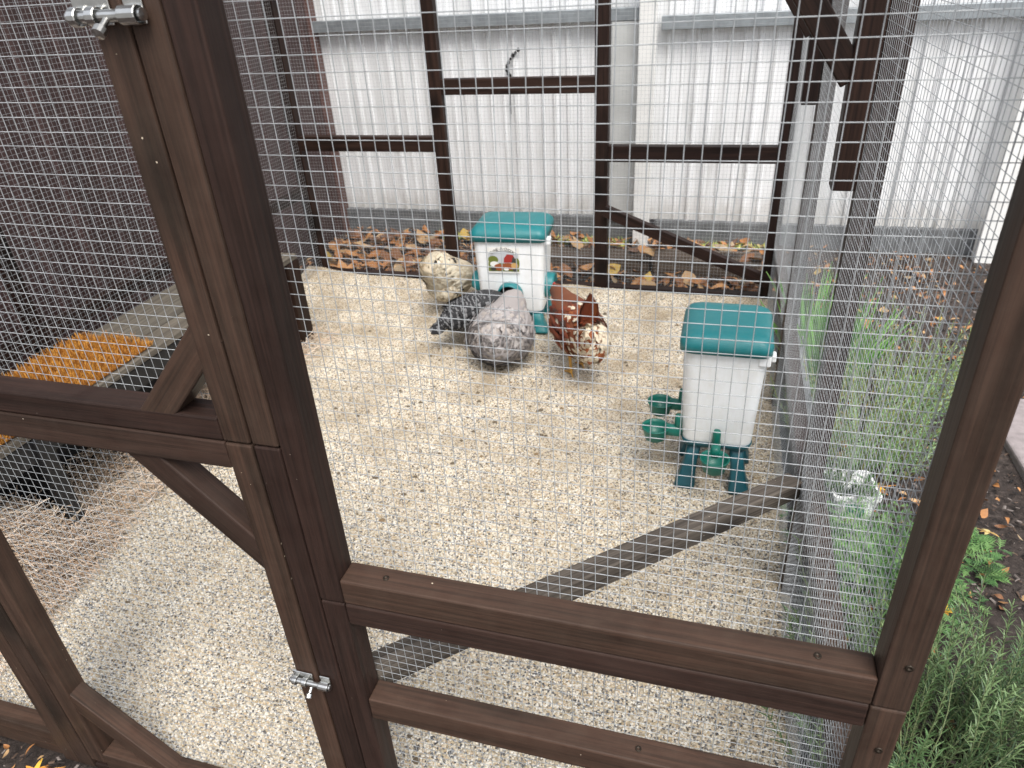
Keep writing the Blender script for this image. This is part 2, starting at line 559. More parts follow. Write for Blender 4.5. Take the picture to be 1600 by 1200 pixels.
# brown steel wall on the left
lw = empty('brown_wall', (-2.42, 1.5, 0), 'dull reddish brown steel wall beyond the left side of the run', 'wall')
def brown_sheet(y0, y1):
    prof = []
    y = y0; per = .19
    while y < y1-1e-6:
        for dy, dx in ((0, 0), (per*.62, 0), (per*.68, .018), (per*.92, .018), (per*.98, 0)):
            if y+dy <= y1: prof.append((y+dy, dx))
        y += per
    prof.append((y1, 0))
    vs, fs = [], []
    for z in (-.03, 2.1):
        for py, dx in prof: vs.append((-2.42+dx, py, z))
    n = len(prof)
    for i in range(n-1): fs.append((i+1, i, n+i, n+i+1))
    b = len(vs)
    for z in (-.03, 2.1):
        for py, dx in prof: vs.append((-2.422+dx-.002, py, z))
    for i in range(n-1): fs.append((b+i, b+i+1, b+n+i+1, b+n+i))
    o = from_py('wall_sheet', vs, fs, None, [M_brown])
    in_parent(o, lw)
for i in range(6): brown_sheet(-1.1+i*.76, -1.1+(i+1)*.76)
in_parent(box('corner_trim', -2.455, -2.385, 3.463, 3.53, -.03, 2.1, None, M_brown2), lw)

# ================================================================== CHICKEN RUN
run = empty('chicken_run', (0, 0, 0), 'walk in timber and wire mesh chicken run holding the hens', 'chicken run')
T = .043
TOP = 1.78
# front plane posts
box('post', -.567, -.5275, 0, T, .925, TOP, run)
box('post', -.567, -.5275, 0, T, -.06, .9225, run)
box('post', -.5258, -.487, 0, T, .6495, TOP, run)
box('post', -.5258, -.487, 0, T, -.06, .647, run)
box('post', .2265, .268, 0, T, .6495, TOP, run)
box('post', .2255, .2665, 0, T, -.06, .647, run)
box('post', -1.331, -1.2895, 0, T, -.06, TOP, run)
box('post', -1.2885, -1.2475, 0, T, -.06, TOP, run)
box('post', -2.16, -2.115, 0, T, -.06, TOP, run)
# front rails
box('rail', -.4865, .226, .001, T-.001, .6492, .695, run)
box('rail', -.4865, .225, .001, T-.001, .605, .6472, run)
box('rail', -.4865, .225, .001, T-.001, .378, .427, run)
box('rail', -2.115, -1.3315, .001, T-.001, -.045, .035, run)
box('rail', -2.115, -1.3315, .001, T-.001, .88, .96, run)
for x0, x1 in ((-2.115, -1.3315), (-1.247, -.5675), (-.4865, .226)):
    box('rail', x0, x1, .001, T-.001, TOP-.05, TOP, run)
weld_mesh('wire_mesh', (-.4995, T+.002, .632), (1, 0, 0), (0, 0, 1), .738, TOP-.652, run, seed=1, n=5)
weld_mesh('wire_mesh', (-.4995, T+.004, -.02), (1, 0, 0), (0, 0, 1), .738, .655, run, seed=2)
weld_mesh('wire_mesh', (-2.12, T+.002, -.01), (1, 0, 0), (0, 0, 1), .80, TOP, run, seed=3)
# screws in the front timbers
def screw(x, y, z, axis, parent=run, r=.0046, mat=None):
    bm = bmesh.new()
    lathe(bm, [(0.0001, -.0015), (r*.35, -.0010), (r*.5, .0008), (r, .0012), (r, -.0008)], 12)
    o = from_bm('screw', bm, parent, [mat or M_brass], True)
    o.location = (x, y, z)
    if axis == 'y': o.rotation_euler = (rad(90), 0, 0)
    return o
screw(-.421, .021, .6955, 'z'); screw(.16, .021, .6955, 'z')
screw(.252, -.0008, .727, 'y'); screw(.249, -.0008, .57, 'y'); screw(-.05, .021, .4275, 'z')
screw(.252, -.0008, 1.33, 'y')

# back plane
BY0, BY1 = 2.662, 2.712
box('post', -2.165, -2.105, BY0, BY1, -.03, TOP, run, WS)
box('post', -1.372, -1.312, BY0, BY1, -.03, TOP, run, WS)
box('post', -.595, -.535, BY0, BY1, -.03, TOP, run, WS)
box('post', .19, .245, BY0, BY1, -.03, TOP, run, WS)
for x0, x1, z0, z1 in ((-2.1045, -1.3725, .684, .755), (-1.3115, -.5955, .942, 1.010), (-.5345, .1895, .648, .718)):
    box('rail', x0, x1, BY0+.001, BY1-.001, z0, z1, run, WS)
for x0, x1 in ((-2.1045, -1.3725), (-1.3115, -.5955), (-.5345, .1895)):
    box('rail', x0, x1, BY0+.001, BY1-.001, -.03, .04, run, WS)
    box('rail', x0, x1, BY0+.001, BY1-.001, TOP-.06, TOP, run, WS)
    weld_mesh('wire_mesh', (x0-.03, BY1+.003, -.02), (1, 0, 0), (0, 0, 1), x1-x0+.06, TOP, run, r=.0005, step=.2, n=3, seed=x0)
beam('brace', (-.545, BY0-.021, .432), (.222, BY0-.021, .118), .04, .05, run, WS, label='diagonal brace low across the back of the run')

# left side plane (x = -2.14)
for y in (.93, 1.80):
    box('post', -2.16, -2.12, y, y+T, -.03, TOP, run, WS)
for y0, y1 in ((T, .93), (.93+T, 1.80), (1.80+T, BY0)):
    box('rail', -2.159, -2.121, y0+.001, y1-.001, .452, .502, run, WS)
    box('rail', -2.159, -2.121, y0+.001, y1-.001, TOP-.05, TOP, run, WS)
    box('rail', -2.159, -2.121, y0+.001, y1-.001, -.03, .03, run, WS)
weld_mesh('wire_mesh', (-2.1175, T, -.02), (0, 1, 0), (0, 0, 1), BY0-T, TOP, run, r=.0005, step=.18, n=3, seed=7)

# right side plane (x = .235 .. .27)
P1, P2 = .80, 1.74
for y in (P1, P2):
    box('post', .229, .272, y, y+.045, -.03, TOP, run)
for y0, y1, z in ((T, P1, .355), (P1+.045, P2, .275), (P2+.045, BY0, .235)):
    box('rail', .231, .270, y0+.001, y1-.001, z, z+.055, run)
    box('rail', .231, .270, y0+.001, y1-.001, TOP-.05, TOP, run)
weld_mesh('wire_mesh', (.2275, T+.004, .0), (0, 1, 0), (0, 0, 1), P1-T-.006, TOP-.02, run, r=.00045, seed=11, wav=.004)
weld_mesh('wire_mesh', (.2275, P1+.048, .0), (0, 1, 0), (0, 0, 1), P2-P1-.05, TOP-.02, run, r=.0004, step=.1, n=3, seed=12, wav=.004)
weld_mesh('wire_mesh', (.2275, P2+.048, .0), (0, 1, 0), (0, 0, 1), BY0-P2-.05, TOP-.02, run, r=.0004, step=.12, n=3, seed=13, wav=.004)
# cleats and knee braces under the cross beams
for y, zb in ((P1, 1.055), (P2, 1.045)):
    box('cleat', .183, .2262, y-.012, y+.034, zb, TOP-.05, run, WS, label='short thick batten hanging part way down the side post')
    beam('brace', (.19, y+.011, zb+.19), (-.13, y+.011, TOP-.075), .036, .045, run, WS, label='knee brace running up from the batten to the cross beam')
    box('beam', -2.16, .268, y-.012, y+.034, TOP+.002, TOP+.05, run, WS)

# doors
def bolt(x, z, parent, k=1.0):
    bm = bmesh.new()
    rx = Matrix.Rotation(rad(90), 3, 'Y')
    bm_box(bm, (-.012*k, -.0015, .004*k), (.036*k, .002, .022*k), .0006)
    bm_box(bm, (.029*k, -.0015, .004*k), (.018*k, .002, .022*k), .0006)
    for cx, w in ((-.024, .008), (-.006, .009), (.029, .017)):
        lathe(bm, [(.0068*k, -w*k/2), (.0075*k, -w*k/2+.001), (.0075*k, w*k/2-.001), (.0068*k, w*k/2)], 14, (cx*k, -.0085, 0), rx)
    lathe(bm, [(.0001, -.034*k), (.004*k, -.033*k), (.0048*k, -.031*k), (.0048*k, .041*k), (.0001, .042*k)], 14, (0, -.0085, 0), rx)
    lathe(bm, [(.0026*k, 0), (.0026*k, .008*k), (.0052*k, .010*k), (.0052*k, .016*k), (.0001, .018*k)], 12, (.008*k, -.013, -.003), Matrix.Rotation(rad(125), 3, 'X'))
    o = from_bm('bolt', bm, parent, [M_steel, M_brass])
    for cx, cz in ((-.020, .010), (.0, .010), (.030, .010)):
        pass
    o.location = (x, -.001, z)
    return o
lower = empty('door', (0, 0, 0)); lower.parent = run; lower['label'] = 'lower half of the stable door, framed and meshed'
upper = empty('door', (0, 0, 0)); upper.parent = run; upper['label'] = 'upper half of the stable door, framed and meshed'
X0, X1 = -1.2455, -.5705
box('stile', X0, X0+.041, .001, T, -.03, .8775, lower)
box('stile', X1-.041, X1, 0, T-.001, -.03, .9215, lower)
box('rail', X0, X1-.0415, 0, T-.001, .8785, .9225, lower)
box('rail', X0+.0415, X1-.0415, .0005, T-.001, -.045, .004, lower)
beam('brace', (-1.232, .0225, .200), (-1.018, .0225, -.030), .037, .043, lower)
beam('brace', (-.790, .0225, .906), (-.590, .0225, .692), .037, .043, lower)
weld_mesh('wire_mesh', (X0+.01, T+.003, -.02), (1, 0, 0), (0, 0, 1), X1-X0-.02, .925, lower, seed=21)
bolt(-.585, .452, lower)
box('stile', X0, X0+.041, .001, T, .9615, TOP-.052, upper)
box('stile', X1-.041, X1, 0, T-.001, .9245, TOP-.052, upper)
box('rail', X0, X1-.0415, 0, T-.001, .9245, .9605, upper)
box('rail', X0+.0415, X1-.0415, 0, T-.001, TOP-.095, TOP-.053, upper)
beam('brace', (-.585, .0205, 1.090), (-.722, .0205, .940), .0405, .044, upper)
weld_mesh('wire_mesh', (X0+.01, T+.003, .945), (1, 0, 0), (0, 0, 1), X1-X0-.02, TOP-1.0, upper, seed=22)
bolt(-.590, 1.428, upper, 1.2)
# sill below the door and the front panel
box('rail', -1.2465, -.4875, .002, T-.002, -.095, -.047, run)

# perch across the front corner
pr = beam('perch', (-.507, .062, .415), (.212, .79, .372), .045, .045, None, [wood('dusty_perch', 0, (.022, .019, .018), (.17, .15, .125), rough=.8)], label='long dark perch set diagonally across the front corner above gravel')
pr['category'] = 'perch'

# old grey sleeper outside the right side
sl = box('garden_sleeper', .279, .325, .0, 2.66, -.05, .19, None, [simple('grey_board', (.19, .20, .21), .8, 0, .3, 14, bump=.3)]*3, .006, 'grey weathered board on edge along the right side of the run')
sl['category'] = 'garden edging'

# ================================================================== BENCH, MAT, WOOD WOOL
bench = empty('bench', (-1.95, 1.2, 0), 'low weathered plank bench along the left side, black underneath', 'bench')
def bpart(o): return in_parent(o, bench)
px = [-2.105, -2.0, -1.885, -1.78]
for a, b in zip(px, px[1:]):
    bpart(box('plank', a+.002, b-.002, .26, 1.96, .388+random.uniform(-.001, .002), .412, None, GW, .003))
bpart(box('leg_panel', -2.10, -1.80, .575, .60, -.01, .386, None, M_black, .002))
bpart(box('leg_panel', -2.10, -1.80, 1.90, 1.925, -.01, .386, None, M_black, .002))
bpart(box('leg', -1.815, -1.778, 1.87, 1.96, -.01, .386, None, WS))
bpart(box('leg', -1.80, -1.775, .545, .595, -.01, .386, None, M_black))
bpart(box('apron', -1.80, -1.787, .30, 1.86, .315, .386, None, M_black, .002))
bpart(box('shade_board', -2.105, -2.09, .30, 1.9, .0, .386, None, M_black, .002))  # black board added to stand for the darkness under the bench

mat_ = empty('coir_mat', (-1.95, .7, .413), 'bright orange bristly coir mat lying on the front of the bench', 'mat')
def coir():
    o = box('backing', -2.10, -1.80, .30, 1.06, .4135, .421, None, M_coir[1], .002); in_parent(o, mat_)
    vs, fs, mi = [], [], []
    R = random.Random(3)
    for _ in range(15000):
        x = R.uniform(-2.10, -1.79); y = R.uniform(.29, 1.075)
        cl = mnoise.noise(Vector((x*42, y*42, 0)))
        h = R.uniform(.008, .026)*(1+.9*cl)
        a = R.uniform(0, 6.28); le = R.uniform(.004, .014)
        d = Vector((math.cos(a), math.sin(a), 0)); w = Vector((-d.y, d.x, 0))*.0009
        p = Vector((x, y, .421)); q = p+d*le+Vector((0, 0, h))
        b = len(vs)
        vs += [p-w, p+w, q+w*.7, q-w*.7]; fs.append((b, b+1, b+2, b+3)); mi.append(R.choice((0, 0, 1, 2)))
    o = from_py('bristles', vs, fs, None, M_coir, mi); in_parent(o, mat_); o['kind'] = 'stuff'
coir()

def wood_wool():
    Tb = Tubes(); R = random.Random(5)
    def top(x, y):
        e = min(1, max(0, (-1.69-x)/.10))
        z = .03*e
        z += .22*math.exp(-((x+1.86)/.15)**2-((y-.36)/.17)**2)*min(1, max(0, (-1.63-x)/.10))
        z += .035*math.exp(-((y-.85)/.25)**2)*e
        return z
    for i in range(12500):
        if i < 8200: x, y = R.gauss(-1.84, .12), R.gauss(.35, .13)
        else: x, y = R.uniform(-2.10, -1.70), R.uniform(.06, 2.02)
        if x > -1.66 or x < -2.11 or y < .055 or y > 2.05: continue
        z = gz(x, y)+R.uniform(0, 1)**.4*top(x, y)+.004
        L = R.uniform(.05, .13); a = R.uniform(0, 6.28); cur = R.uniform(-22, 22); pit = R.uniform(-.5, .5)
        n = 7; pts = []; p = Vector((x, y, z))
        for j in range(n):
            pts.append(p.copy())
            a += cur*L/n
            pit += R.uniform(-.35, .35)
            p = p+Vector((math.cos(a)*math.cos(pit), math.sin(a)*math.cos(pit), math.sin(pit)*.6))*(L/n)
            p.z = max(p.z, gz(p.x, min(p.y, 2.6))+.003)
            p.x = min(p.x, -1.62); p.y = max(p.y, .05)
        Tb.add(pts, R.uniform(.0008, .0016), 3, R.choice((0, 0, 1, 2, 2, 3)))
    o = Tb.build('wood_wool', None, M_straw)
    tag(o, kind='stuff')
wood_wool()

# ================================================================== FEEDER AND DRINKER
def hopper_body(w, d, z0, z1, taper, parent, r=.035):
    bm = bmesh.new()
    rings = []
    for t in (0, .02, .06, .5, .94, 1):
        k = taper+(1-taper)*t
        s = k-(.03 if t == 0 else .008 if t == .02 else 0)
        rings.append((rrect(w/2*s, d/2*s, r*s, 6), z0+(z1-z0)*t, 0, 0))
    loft(bm, rings)
    return from_bm('hopper', bm, parent, [M_white], True)
def hopper_lid(w, d, z0, h, parent, dome=.0, r=.035, slope=.0):
    bm = bmesh.new()
    rings = [(rrect(w/2, d/2, r, 6), z0, 0, 0), (rrect(w/2+.001, d/2+.001, r, 6), z0+h*.45, 0, 0),
             (rrect(w/2-.002, d/2-.002, r, 6), z0+h*.62, 0, 0), (rrect(w/2-.010-slope*.4, d/2-.010-slope*.4, r*.9, 6), z0+h*.86, 0, slope*.3),
             (rrect(w/2-.022-slope, d/2-.022-slope, r*.8, 6), z0+h, 0, slope*.6), (rrect(w/2-.05-slope, d/2-.05-slope, r*.6, 6), z0+h+dome, 0, slope*.6)]
    loft(bm, rings)
    o = from_bm('lid', bm, parent, [M_teal], True)
    return o
def splay_leg(parent, x, y, z1, sx, sy, s=1.0, mat=None):
    bm = bmesh.new()
    rings = []
    for t, wx, wy in ((0, .033, .038), (.10, .033, .038), (.2, .027, .031), (.6, .022, .026), (1, .022, .026)):
        rings.append((rrect(wx*s, wy*s, .010*s, 3), z1*t, sx*.022*(1-t), sy*.022*(1-t)))
    loft(bm, rings)
    o = from_bm('leg', bm, parent, [mat or M_tealdark], True)
    o.location = (x, y, 0)
    return o
def drinker_cup(parent, x, y, z, rz):
    """round cup with its valve arm; local -y points away from the tank"""
    bm = bmesh.new()
    lathe(bm, [(.0001, -.044), (.024, -.044), (.032, -.037), (.038, -.006), (.040, 0), (.0425, .001), (.0425, .004), (.039, .004), (.036, -.006), (.028, -.033), (.0001, -.035)], 24, (0, -.082, 0))
    bm_box(bm, (0, -.028, -.004), (.028, .052, .036), .007)
    lathe(bm, [(.0001, .0), (.010, 0), (.012, .006), (.012, .034), (.009, .042), (.0001, .043)], 14, (0, -.014, .012))
    lathe(bm, [(.013, -.012), (.013, .0)], 14, (0, 0, .004), Matrix.Rotation(rad(90), 3, 'X'))
    o = from_bm('cup', bm, parent, [simple('green_cup_plastic', (.005, .135, .10), .38, 0, .1, 20)], True)
    o.location = (x, y, z); o.rotation_euler = (0, 0, rz)
    return o

DX, DY = .037, 1.31
dr = empty('drinker', (DX, DY, gz(DX, DY)), 'white poultry drinker with teal lid and green cups by the right wire', 'drinker')
hopper_body(.232, .235, .165, .50, .87, dr)
hopper_lid(.25, .262, .484, .052, dr, .003)
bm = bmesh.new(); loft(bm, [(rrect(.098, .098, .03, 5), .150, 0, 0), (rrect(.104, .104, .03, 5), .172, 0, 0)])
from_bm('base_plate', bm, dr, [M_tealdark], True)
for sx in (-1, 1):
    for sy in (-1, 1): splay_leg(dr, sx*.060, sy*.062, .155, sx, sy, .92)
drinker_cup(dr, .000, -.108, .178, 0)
drinker_cup(dr, -.100, -.075, .190, rad(-90))
drinker_cup(dr, -.100, .075, .190, rad(-90))
bm = bmesh.new(); bm_box(bm, (.105, -.10, .468), (.034, .035, .034), .004); bm_box(bm, (.128, -.10, .478), (.012, .03, .022), .003)
from_bm('clip', bm, dr, [M_white])

FX, FYY = -.893, 2.30
fd = empty('feeder', (FX, FYY, gz(FX, FYY)), 'white poultry feeder with teal lid and picture label, hens around it', 'feeder', rz=rad(4))
hopper_body(.315, .24, .085, .432, .90, fd, .03)
hopper_lid(.335, .262, .418, .062, fd, .006, .035, .012)
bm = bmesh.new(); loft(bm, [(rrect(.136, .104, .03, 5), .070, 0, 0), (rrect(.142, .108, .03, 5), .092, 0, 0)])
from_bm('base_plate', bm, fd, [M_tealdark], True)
for sx in (-1, 1):
    for sy in (-1, 1): splay_leg(fd, sx*.112, sy*.085, .078, sx, sy, 1.0, M_teal)
def port(x, y, z, rz, r=.058):
    """hooded feeding hole: half hood over a dark bore"""
    bm = bmesh.new()
    n = 20; rows = []
    for dy, rr in ((0, r), (-.03, r*.98), (-.042, r*.93), (-.04, r*.84), (-.004, r*.82)):
        rows.append([bm.verts.new((rr*math.cos(2*math.pi*i/n), dy*(1 if math.sin(2*math.pi*i/n) > -.1 else .45), rr*math.sin(2*math.pi*i/n))) for i in range(n)])
    for a, b in zip(rows, rows[1:]):
        for i in range(n): bm.faces.new((a[i], a[(i+1) % n], b[(i+1) % n], b[i]))
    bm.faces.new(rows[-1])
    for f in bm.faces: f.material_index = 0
    bm.faces.ensure_lookup_table(); bm.faces[-1].material_index = 1  # black end cap stands in for shade inside the bore
    o = from_bm('port', bm, fd, [M_teal, M_mark_shade], True)
    o.location = (x, y, z); o.rotation_euler = (0, 0, rz)
port(.0, -.113, .175, 0); port(-.146, -.02, .185, rad(-90)); port(.146, -.02, .185, rad(90)); port(0, .113, .175, rad(180))
bm = bmesh.new(); bm_box(bm, (.168, -.085, .415), (.030, .036, .030), .004)
from_bm('clip', bm, fd, [M_white])
bm = bmesh.new(); bm_box(bm, (-.176, -.02, .425), (.03, .03, .012), .003)
from_bm('lid_tab', bm, fd, [M_teal])
# printed label: flat layers of print
def label():
    lm = [simple('label_paper', (.80, .79, .75), .35), simple('label_red', (.33, .03, .025), .35), simple('label_brown', (.30, .085, .03), .35),
          simple('label_green', (.14, .17, .03), .35), simple('label_tan', (.55, .33, .12), .35), simple('label_ink', (.05, .05, .045), .35),
          simple('label_grey', (.50, .52, .55), .35)]
    vs, fs, mi = [], [], []
    layer = [0]
    def poly(pts, m):
        layer[0] += 1
        b = len(vs); off = -.00025*layer[0]
        for x, z in pts: vs.append((x, off, z))
        fs.append(tuple(range(b, b+len(pts)))); mi.append(m)
    def ell(cx, cz, rx, rz, m, n=16): poly([(cx+rx*math.cos(2*math.pi*i/n), cz+rz*math.sin(2*math.pi*i/n)) for i in range(n)], m)
    poly([(-.072, -.060), (.072, -.060), (.072, .058), (-.072, .058)], 0)
    poly([(-.068, -.052), (.068, -.052), (.068, .030), (.050, .042), (-.050, .042), (-.068, .030)], 6)
    poly([(-.068, -.052), (.068, -.052), (.068, -.018), (-.068, -.010)], 3)
    ell(-.045, .002, .023, .018, 3); ell(.060, -.012, .012, .024, 3)
    poly([(.002, -.010), (.05, -.010), (.054, .008), (.044, .026), (.018, .028), (.004, .010)], 1)
    poly([(.036, -.010), (.056, -.010), (.056, .006), (.044, .018)], 5)
    ell(-.040, -.018, .020, .013, 0); ell(-.020, -.032, .022, .016, 2); ell(.020, -.028, .028, .017, 2); ell(.050, -.024, .016, .014, 4)
    ell(.012, -.040, .012, .007, 0); ell(-.046, -.040, .012, .008, 5); ell(.05, -.043, .009, .007, 5)
    ar = [(-.055+.110*i/14, .028+.020*math.sin(math.pi*i/14)) for i in range(15)]
    poly([(x, z-.001) for x, z in ar]+[(x, z+.017) for x, z in reversed(ar)], 0)
    o = from_py('label', vs, fs, fd, lm, mi)
    o.location = (-.022, -.1216, .335); o.rotation_euler = (rad(2), 0, 0)
    # arched lettering
    word = 'DINE-A-CHOOK'
    LV, LF = [], []
    for i, ch in enumerate(word):
        cu = bpy.data.curves.new('letter', 'FONT'); cu.body = ch; cu.size = .0165; cu.align_x = 'CENTER'; cu.resolution_u = 2
        ob = bpy.data.objects.new('letter', cu)
        me = bpy.data.meshes.new_from_object(ob)
        t = (i+.5)/len(word); x = -.050+.100*t; z = .030+.020*math.sin(math.pi*t); an = -math.cos(math.pi*t)*.5
        b = len(LV)
        for v in me.vertices:
            vx, vz = v.co.x, v.co.y
            LV.append((x+vx*math.cos(-an)-vz*math.sin(-an), -.0052, z+vx*math.sin(-an)+vz*math.cos(-an)))
        for p in me.polygons: LF.append(tuple(b+k for k in p.vertices))
        bpy.data.objects.remove(ob); bpy.data.curves.remove(cu); bpy.data.meshes.remove(me)
    if LF:
        lo = from_py('lettering', LV, LF, o, [lm[5]])
label()

# ================================================================== HENS
def sweep(sections, n=22):
    """sections: (centre, rx across, rz vertical); one closed skin"""
    vs, fs = [], []
    P = [Vector(s[0]) for s in sections]
    for i, (c, rx, rz) in enumerate(sections):
        t = (P[min(i+1, len(P)-1)]-P[max(i-1, 0)]).normalized()
        side = Vector((0, 1, 0))
        side = (side-t*side.dot(t)).normalized()
        up = side.cross(t)*-1
        if up.z < 0: up = -up
        for j in range(n):
            a = 2*math.pi*j/n
            vs.append(P[i]+side*(rx*math.cos(a))+up*(rz*math.sin(a)))
    for i in range(len(P)-1):
        for j in range(n):
            j2 = (j+1) % n
            fs.append((i*n+j, i*n+j2, (i+1)*n+j2, (i+1)*n+j))
    fs.append(tuple(reversed(range(n)))); fs.append(tuple((len(P)-1)*n+j for j in range(n)))
    return vs, fs
def catmull(secs, sub=4):
    out = []
    n = len(secs)
    arr = [np.array([*s[0], s[1], s[2]]) for s in secs]
    for i in range(n-1):
        p0, p1, p2, p3 = arr[max(i-1, 0)], arr[i], arr[i+1], arr[min(i+2, n-1)]
        for k in range(sub):
            t = k/sub
            q = .5*((2*p1)+(-p0+p2)*t+(2*p0-5*p1+4*p2-p3)*t*t+(-p0+3*p1-3*p2+p3)*t**3)
            out.append(((q[0], q[1], q[2]), max(q[3], .002), max(q[4], .002)))
    a = arr[-1]; out.append(((a[0], a[1], a[2]), a[3], a[4]))
    return out
M_skin = simple('comb_red', (.42, .035, .025), .5)
M_beak = simple('beak_horn', (.42, .25, .08), .45)
M_eye = simple('hen_eye', (.02, .008, .004), .15)
def hen(lab, loc, rz, secs, feather_mats, pick, scale=1.0, nf=1500, flen=(.022, .034), fluff=.25, body_mat=None, tail=None, shank=(.55, .30, .06), barred=False, legs=((-.01, .035), (-.01, -.035)), seed=1, pitch=0, puffs=()):
    R = random.Random(seed)
    h = empty('hen', loc, lab, 'hen', None, rz)
    h.rotation_euler = (0, pitch, rz)
    h.scale = (scale,)*3
    S = catmull(secs, 4)
    vs, fs = sweep(S)
    body = from_py('body', vs, fs, h, [body_mat], None, True)
    # feathers laid like tiles from head to tail over the whole skin
    fv, ff, fm = [], [], []
    P = [Vector(s[0]) for s in S]
    # cumulative area for sampling
    wts = [(S[i][1]+S[i][2])*(P[min(i+1, len(P)-1)]-P[i]).length*(1 if i < .62*len(P) else 2.6) for i in range(len(P)-1)]
    tot = sum(wts)
    def feather(p, d, nrm, L, w, lift, mi_fn, curl=.25):
        side = d.cross(nrm).normalized()
        b = len(fv)
        K = 5 if barred else 3
        for k in range(K+1):
            t = k/K
            ww = w*(.55+.9*t-1.35*max(0, t-.55)) if t < .999 else w*.16
            c = p+d*(L*t)+nrm*(lift*L*t-curl*L*t*t)
            fv.append(c-side*ww+nrm*(-.12*ww)); fv.append(c+nrm*(.10*ww)); fv.append(c+side*ww+nrm*(-.12*ww))
        for k in range(K):
            for q in (0, 1):
                a = b+k*3+q
                ff.append((a, a+1, a+4, a+3)); fm.append(mi_fn(k))
    for _ in range(nf):
        u = R.uniform(0, tot); i = 0
        while i < len(wts)-1 and u > wts[i]: u -= wts[i]; i += 1
        t = min(1, u/max(wts[i], 1e-6))
        c = P[i].lerp(P[i+1], t); rx = S[i][1]*(1-t)+S[i+1][1]*t; rz_ = S[i][2]*(1-t)+S[i+1][2]*t
        tg = (P[i+1]-P[i]).normalized()
        side = Vector((0, 1, 0)); side = (side-tg*side.dot(tg)).normalized()
        up = side.cross(tg); up = up if up.z > 0 else -up
        a = R.uniform(0, 6.283)
        nrm = (side*math.cos(a)/max(rx, .01)+up*math.sin(a)/max(rz_, .01)).normalized()
        p = c+side*(rx*math.cos(a))+up*(rz_*math.sin(a))
        d = -tg+Vector((0, 0, -.25 if abs(math.sin(a)) < .8 else 0))
        d += Vector((R.uniform(-1, 1), R.uniform(-1, 1), R.uniform(-1, 1)))*fluff*.7
        d = (d-nrm*d.dot(nrm)).normalized()
        f_ = i/len(wts)
        L = R.uniform(*flen)*(1.0 if f_ < .62 else .55)
        base = pick(f_, a, p, R)
        if barred: fn = (lambda k, b0=R.choice((0, 1, 2)): 1 if (b0+k) % 3 == 0 else 0)
        else: fn = (lambda k, b0=base: b0)
        feather(p-nrm*.002, d, nrm, L, L*R.uniform(.26, .36), R.uniform(.08, .2)+fluff*(.5 if f_ > .3 else .25), fn)
    # down on the rump: feathers laid over a rounded mass
    for (pc_, pr_, cnt, pm, pl_) in puffs:
        pc_ = Vector(pc_)
        for _ in range(cnt):
            q = Vector((R.gauss(0, 1), R.gauss(0, 1), R.gauss(0, 1))).normalized()
            if q.x > .55: continue
            p = pc_+Vector((q.x*pr_[0], q.y*pr_[1], q.z*pr_[2]))
            nrm = Vector((q.x/pr_[0], q.y/pr_[1], q.z/pr_[2])).normalized()
            d = Vector((-.45, q.y*.5, -.9))+Vector((R.uniform(-1, 1), R.uniform(-1, 1), R.uniform(-1, 1)))*fluff*.5
            d = (d-nrm*d.dot(nrm)).normalized()
            L = R.uniform(*pl_); b0 = R.choice(pm)
            feather(p-nrm*.006, d, nrm, L, L*R.uniform(.28, .4), R.uniform(.12, .42), lambda k, b0=b0: b0, .35)
    # wings: rows of longer feathers along each flank
    for s in (-1, 1):
        for r_ in range(4):
            for q in range(9):
                i = int(len(S)*(.52-.035*q)); i = max(2, min(len(S)-2, i))
                c, rx, rz_ = P[i], S[i][1], S[i][2]
                a = rad(38-17*r_)
                p = c+Vector((0, s*rx*math.cos(a)*1.03, rz_*math.sin(a)*1.03))
                nrm = Vector((0, s*math.cos(a), math.sin(a))).normalized()
                d = Vector((-1, s*.02, -.10+.05*r_+R.uniform(-.06, .06))); d = (d-nrm*d.dot(nrm)).normalized()
                base = pick(.35, math.pi/2-s*(math.pi/2-a), p, R)
                if barred: fn = (lambda k, b0=q % 3: 1 if (b0+k) % 3 == 0 else 0)
                else: fn = (lambda k, b0=base: b0)
                L = R.uniform(.045, .065)
                feather(p+nrm*.003, d, nrm, L, .011, .04+fluff*.2, fn, .10)
    if tail:
        base, dirv, L0, spread, cnt, tm = tail
        base = Vector(base); dv = Vector(dirv).normalized()
        for q in range(cnt):
            f_ = (q/(cnt-1)-.5)*2
            d = (dv+Vector((0, f_*spread, -abs(f_)*.25))).normalized()
            nrm = Vector((.6, f_*.9, .35)); nrm = (nrm-d*nrm.dot(d)).normalized()
            m_ = R.choice(tm)
            if barred: fn = (lambda k, b0=q % 3: 1 if (b0+k) % 3 == 0 else 0)
            else: fn = (lambda k, m=m_: m)
            feather(base+Vector((0, f_*.022, -abs(f_)*.012)), d, nrm, L0*R.uniform(.8, 1.05), .017, .05, fn, .18)
    pl = from_py('plumage', fv, ff, h, feather_mats, fm, False)
    # head: beak, comb, wattle, eyes
    hp, hd = P[-3], (P[-1]-P[-4]).normalized()
    bm = bmesh.new()
    q = hd.to_track_quat('Z', 'Y').to_matrix()
    lathe(bm, [(.009, 0), (.007, .010), (.003, .021), (.0002, .025)], 10, P[-1]-hd*.004, q)
    from_bm('beak', bm, h, [M_beak], True)
    bm = bmesh.new()
    for k in range(5):
        t = (k-2)/2
        lathe(bm, [(.0035, 0), (.0045, .006), (.003, .014-abs(t)*.004), (.0002, .019-abs(t)*.005)], 8, hp+Vector((0, 0, S[-3][2]*.85))+hd*(t*.017), None)
    from_bm('comb', bm, h, [M_skin], True)
    bm = bmesh.new()
    for s in (-1, 1):
        lathe(bm, [(.0002, -.016), (.006, -.011), (.006, -.004), (.003, .002)], 8, hp+Vector((0, s*.008, -S[-3][2]*.8))+hd*.010, None)
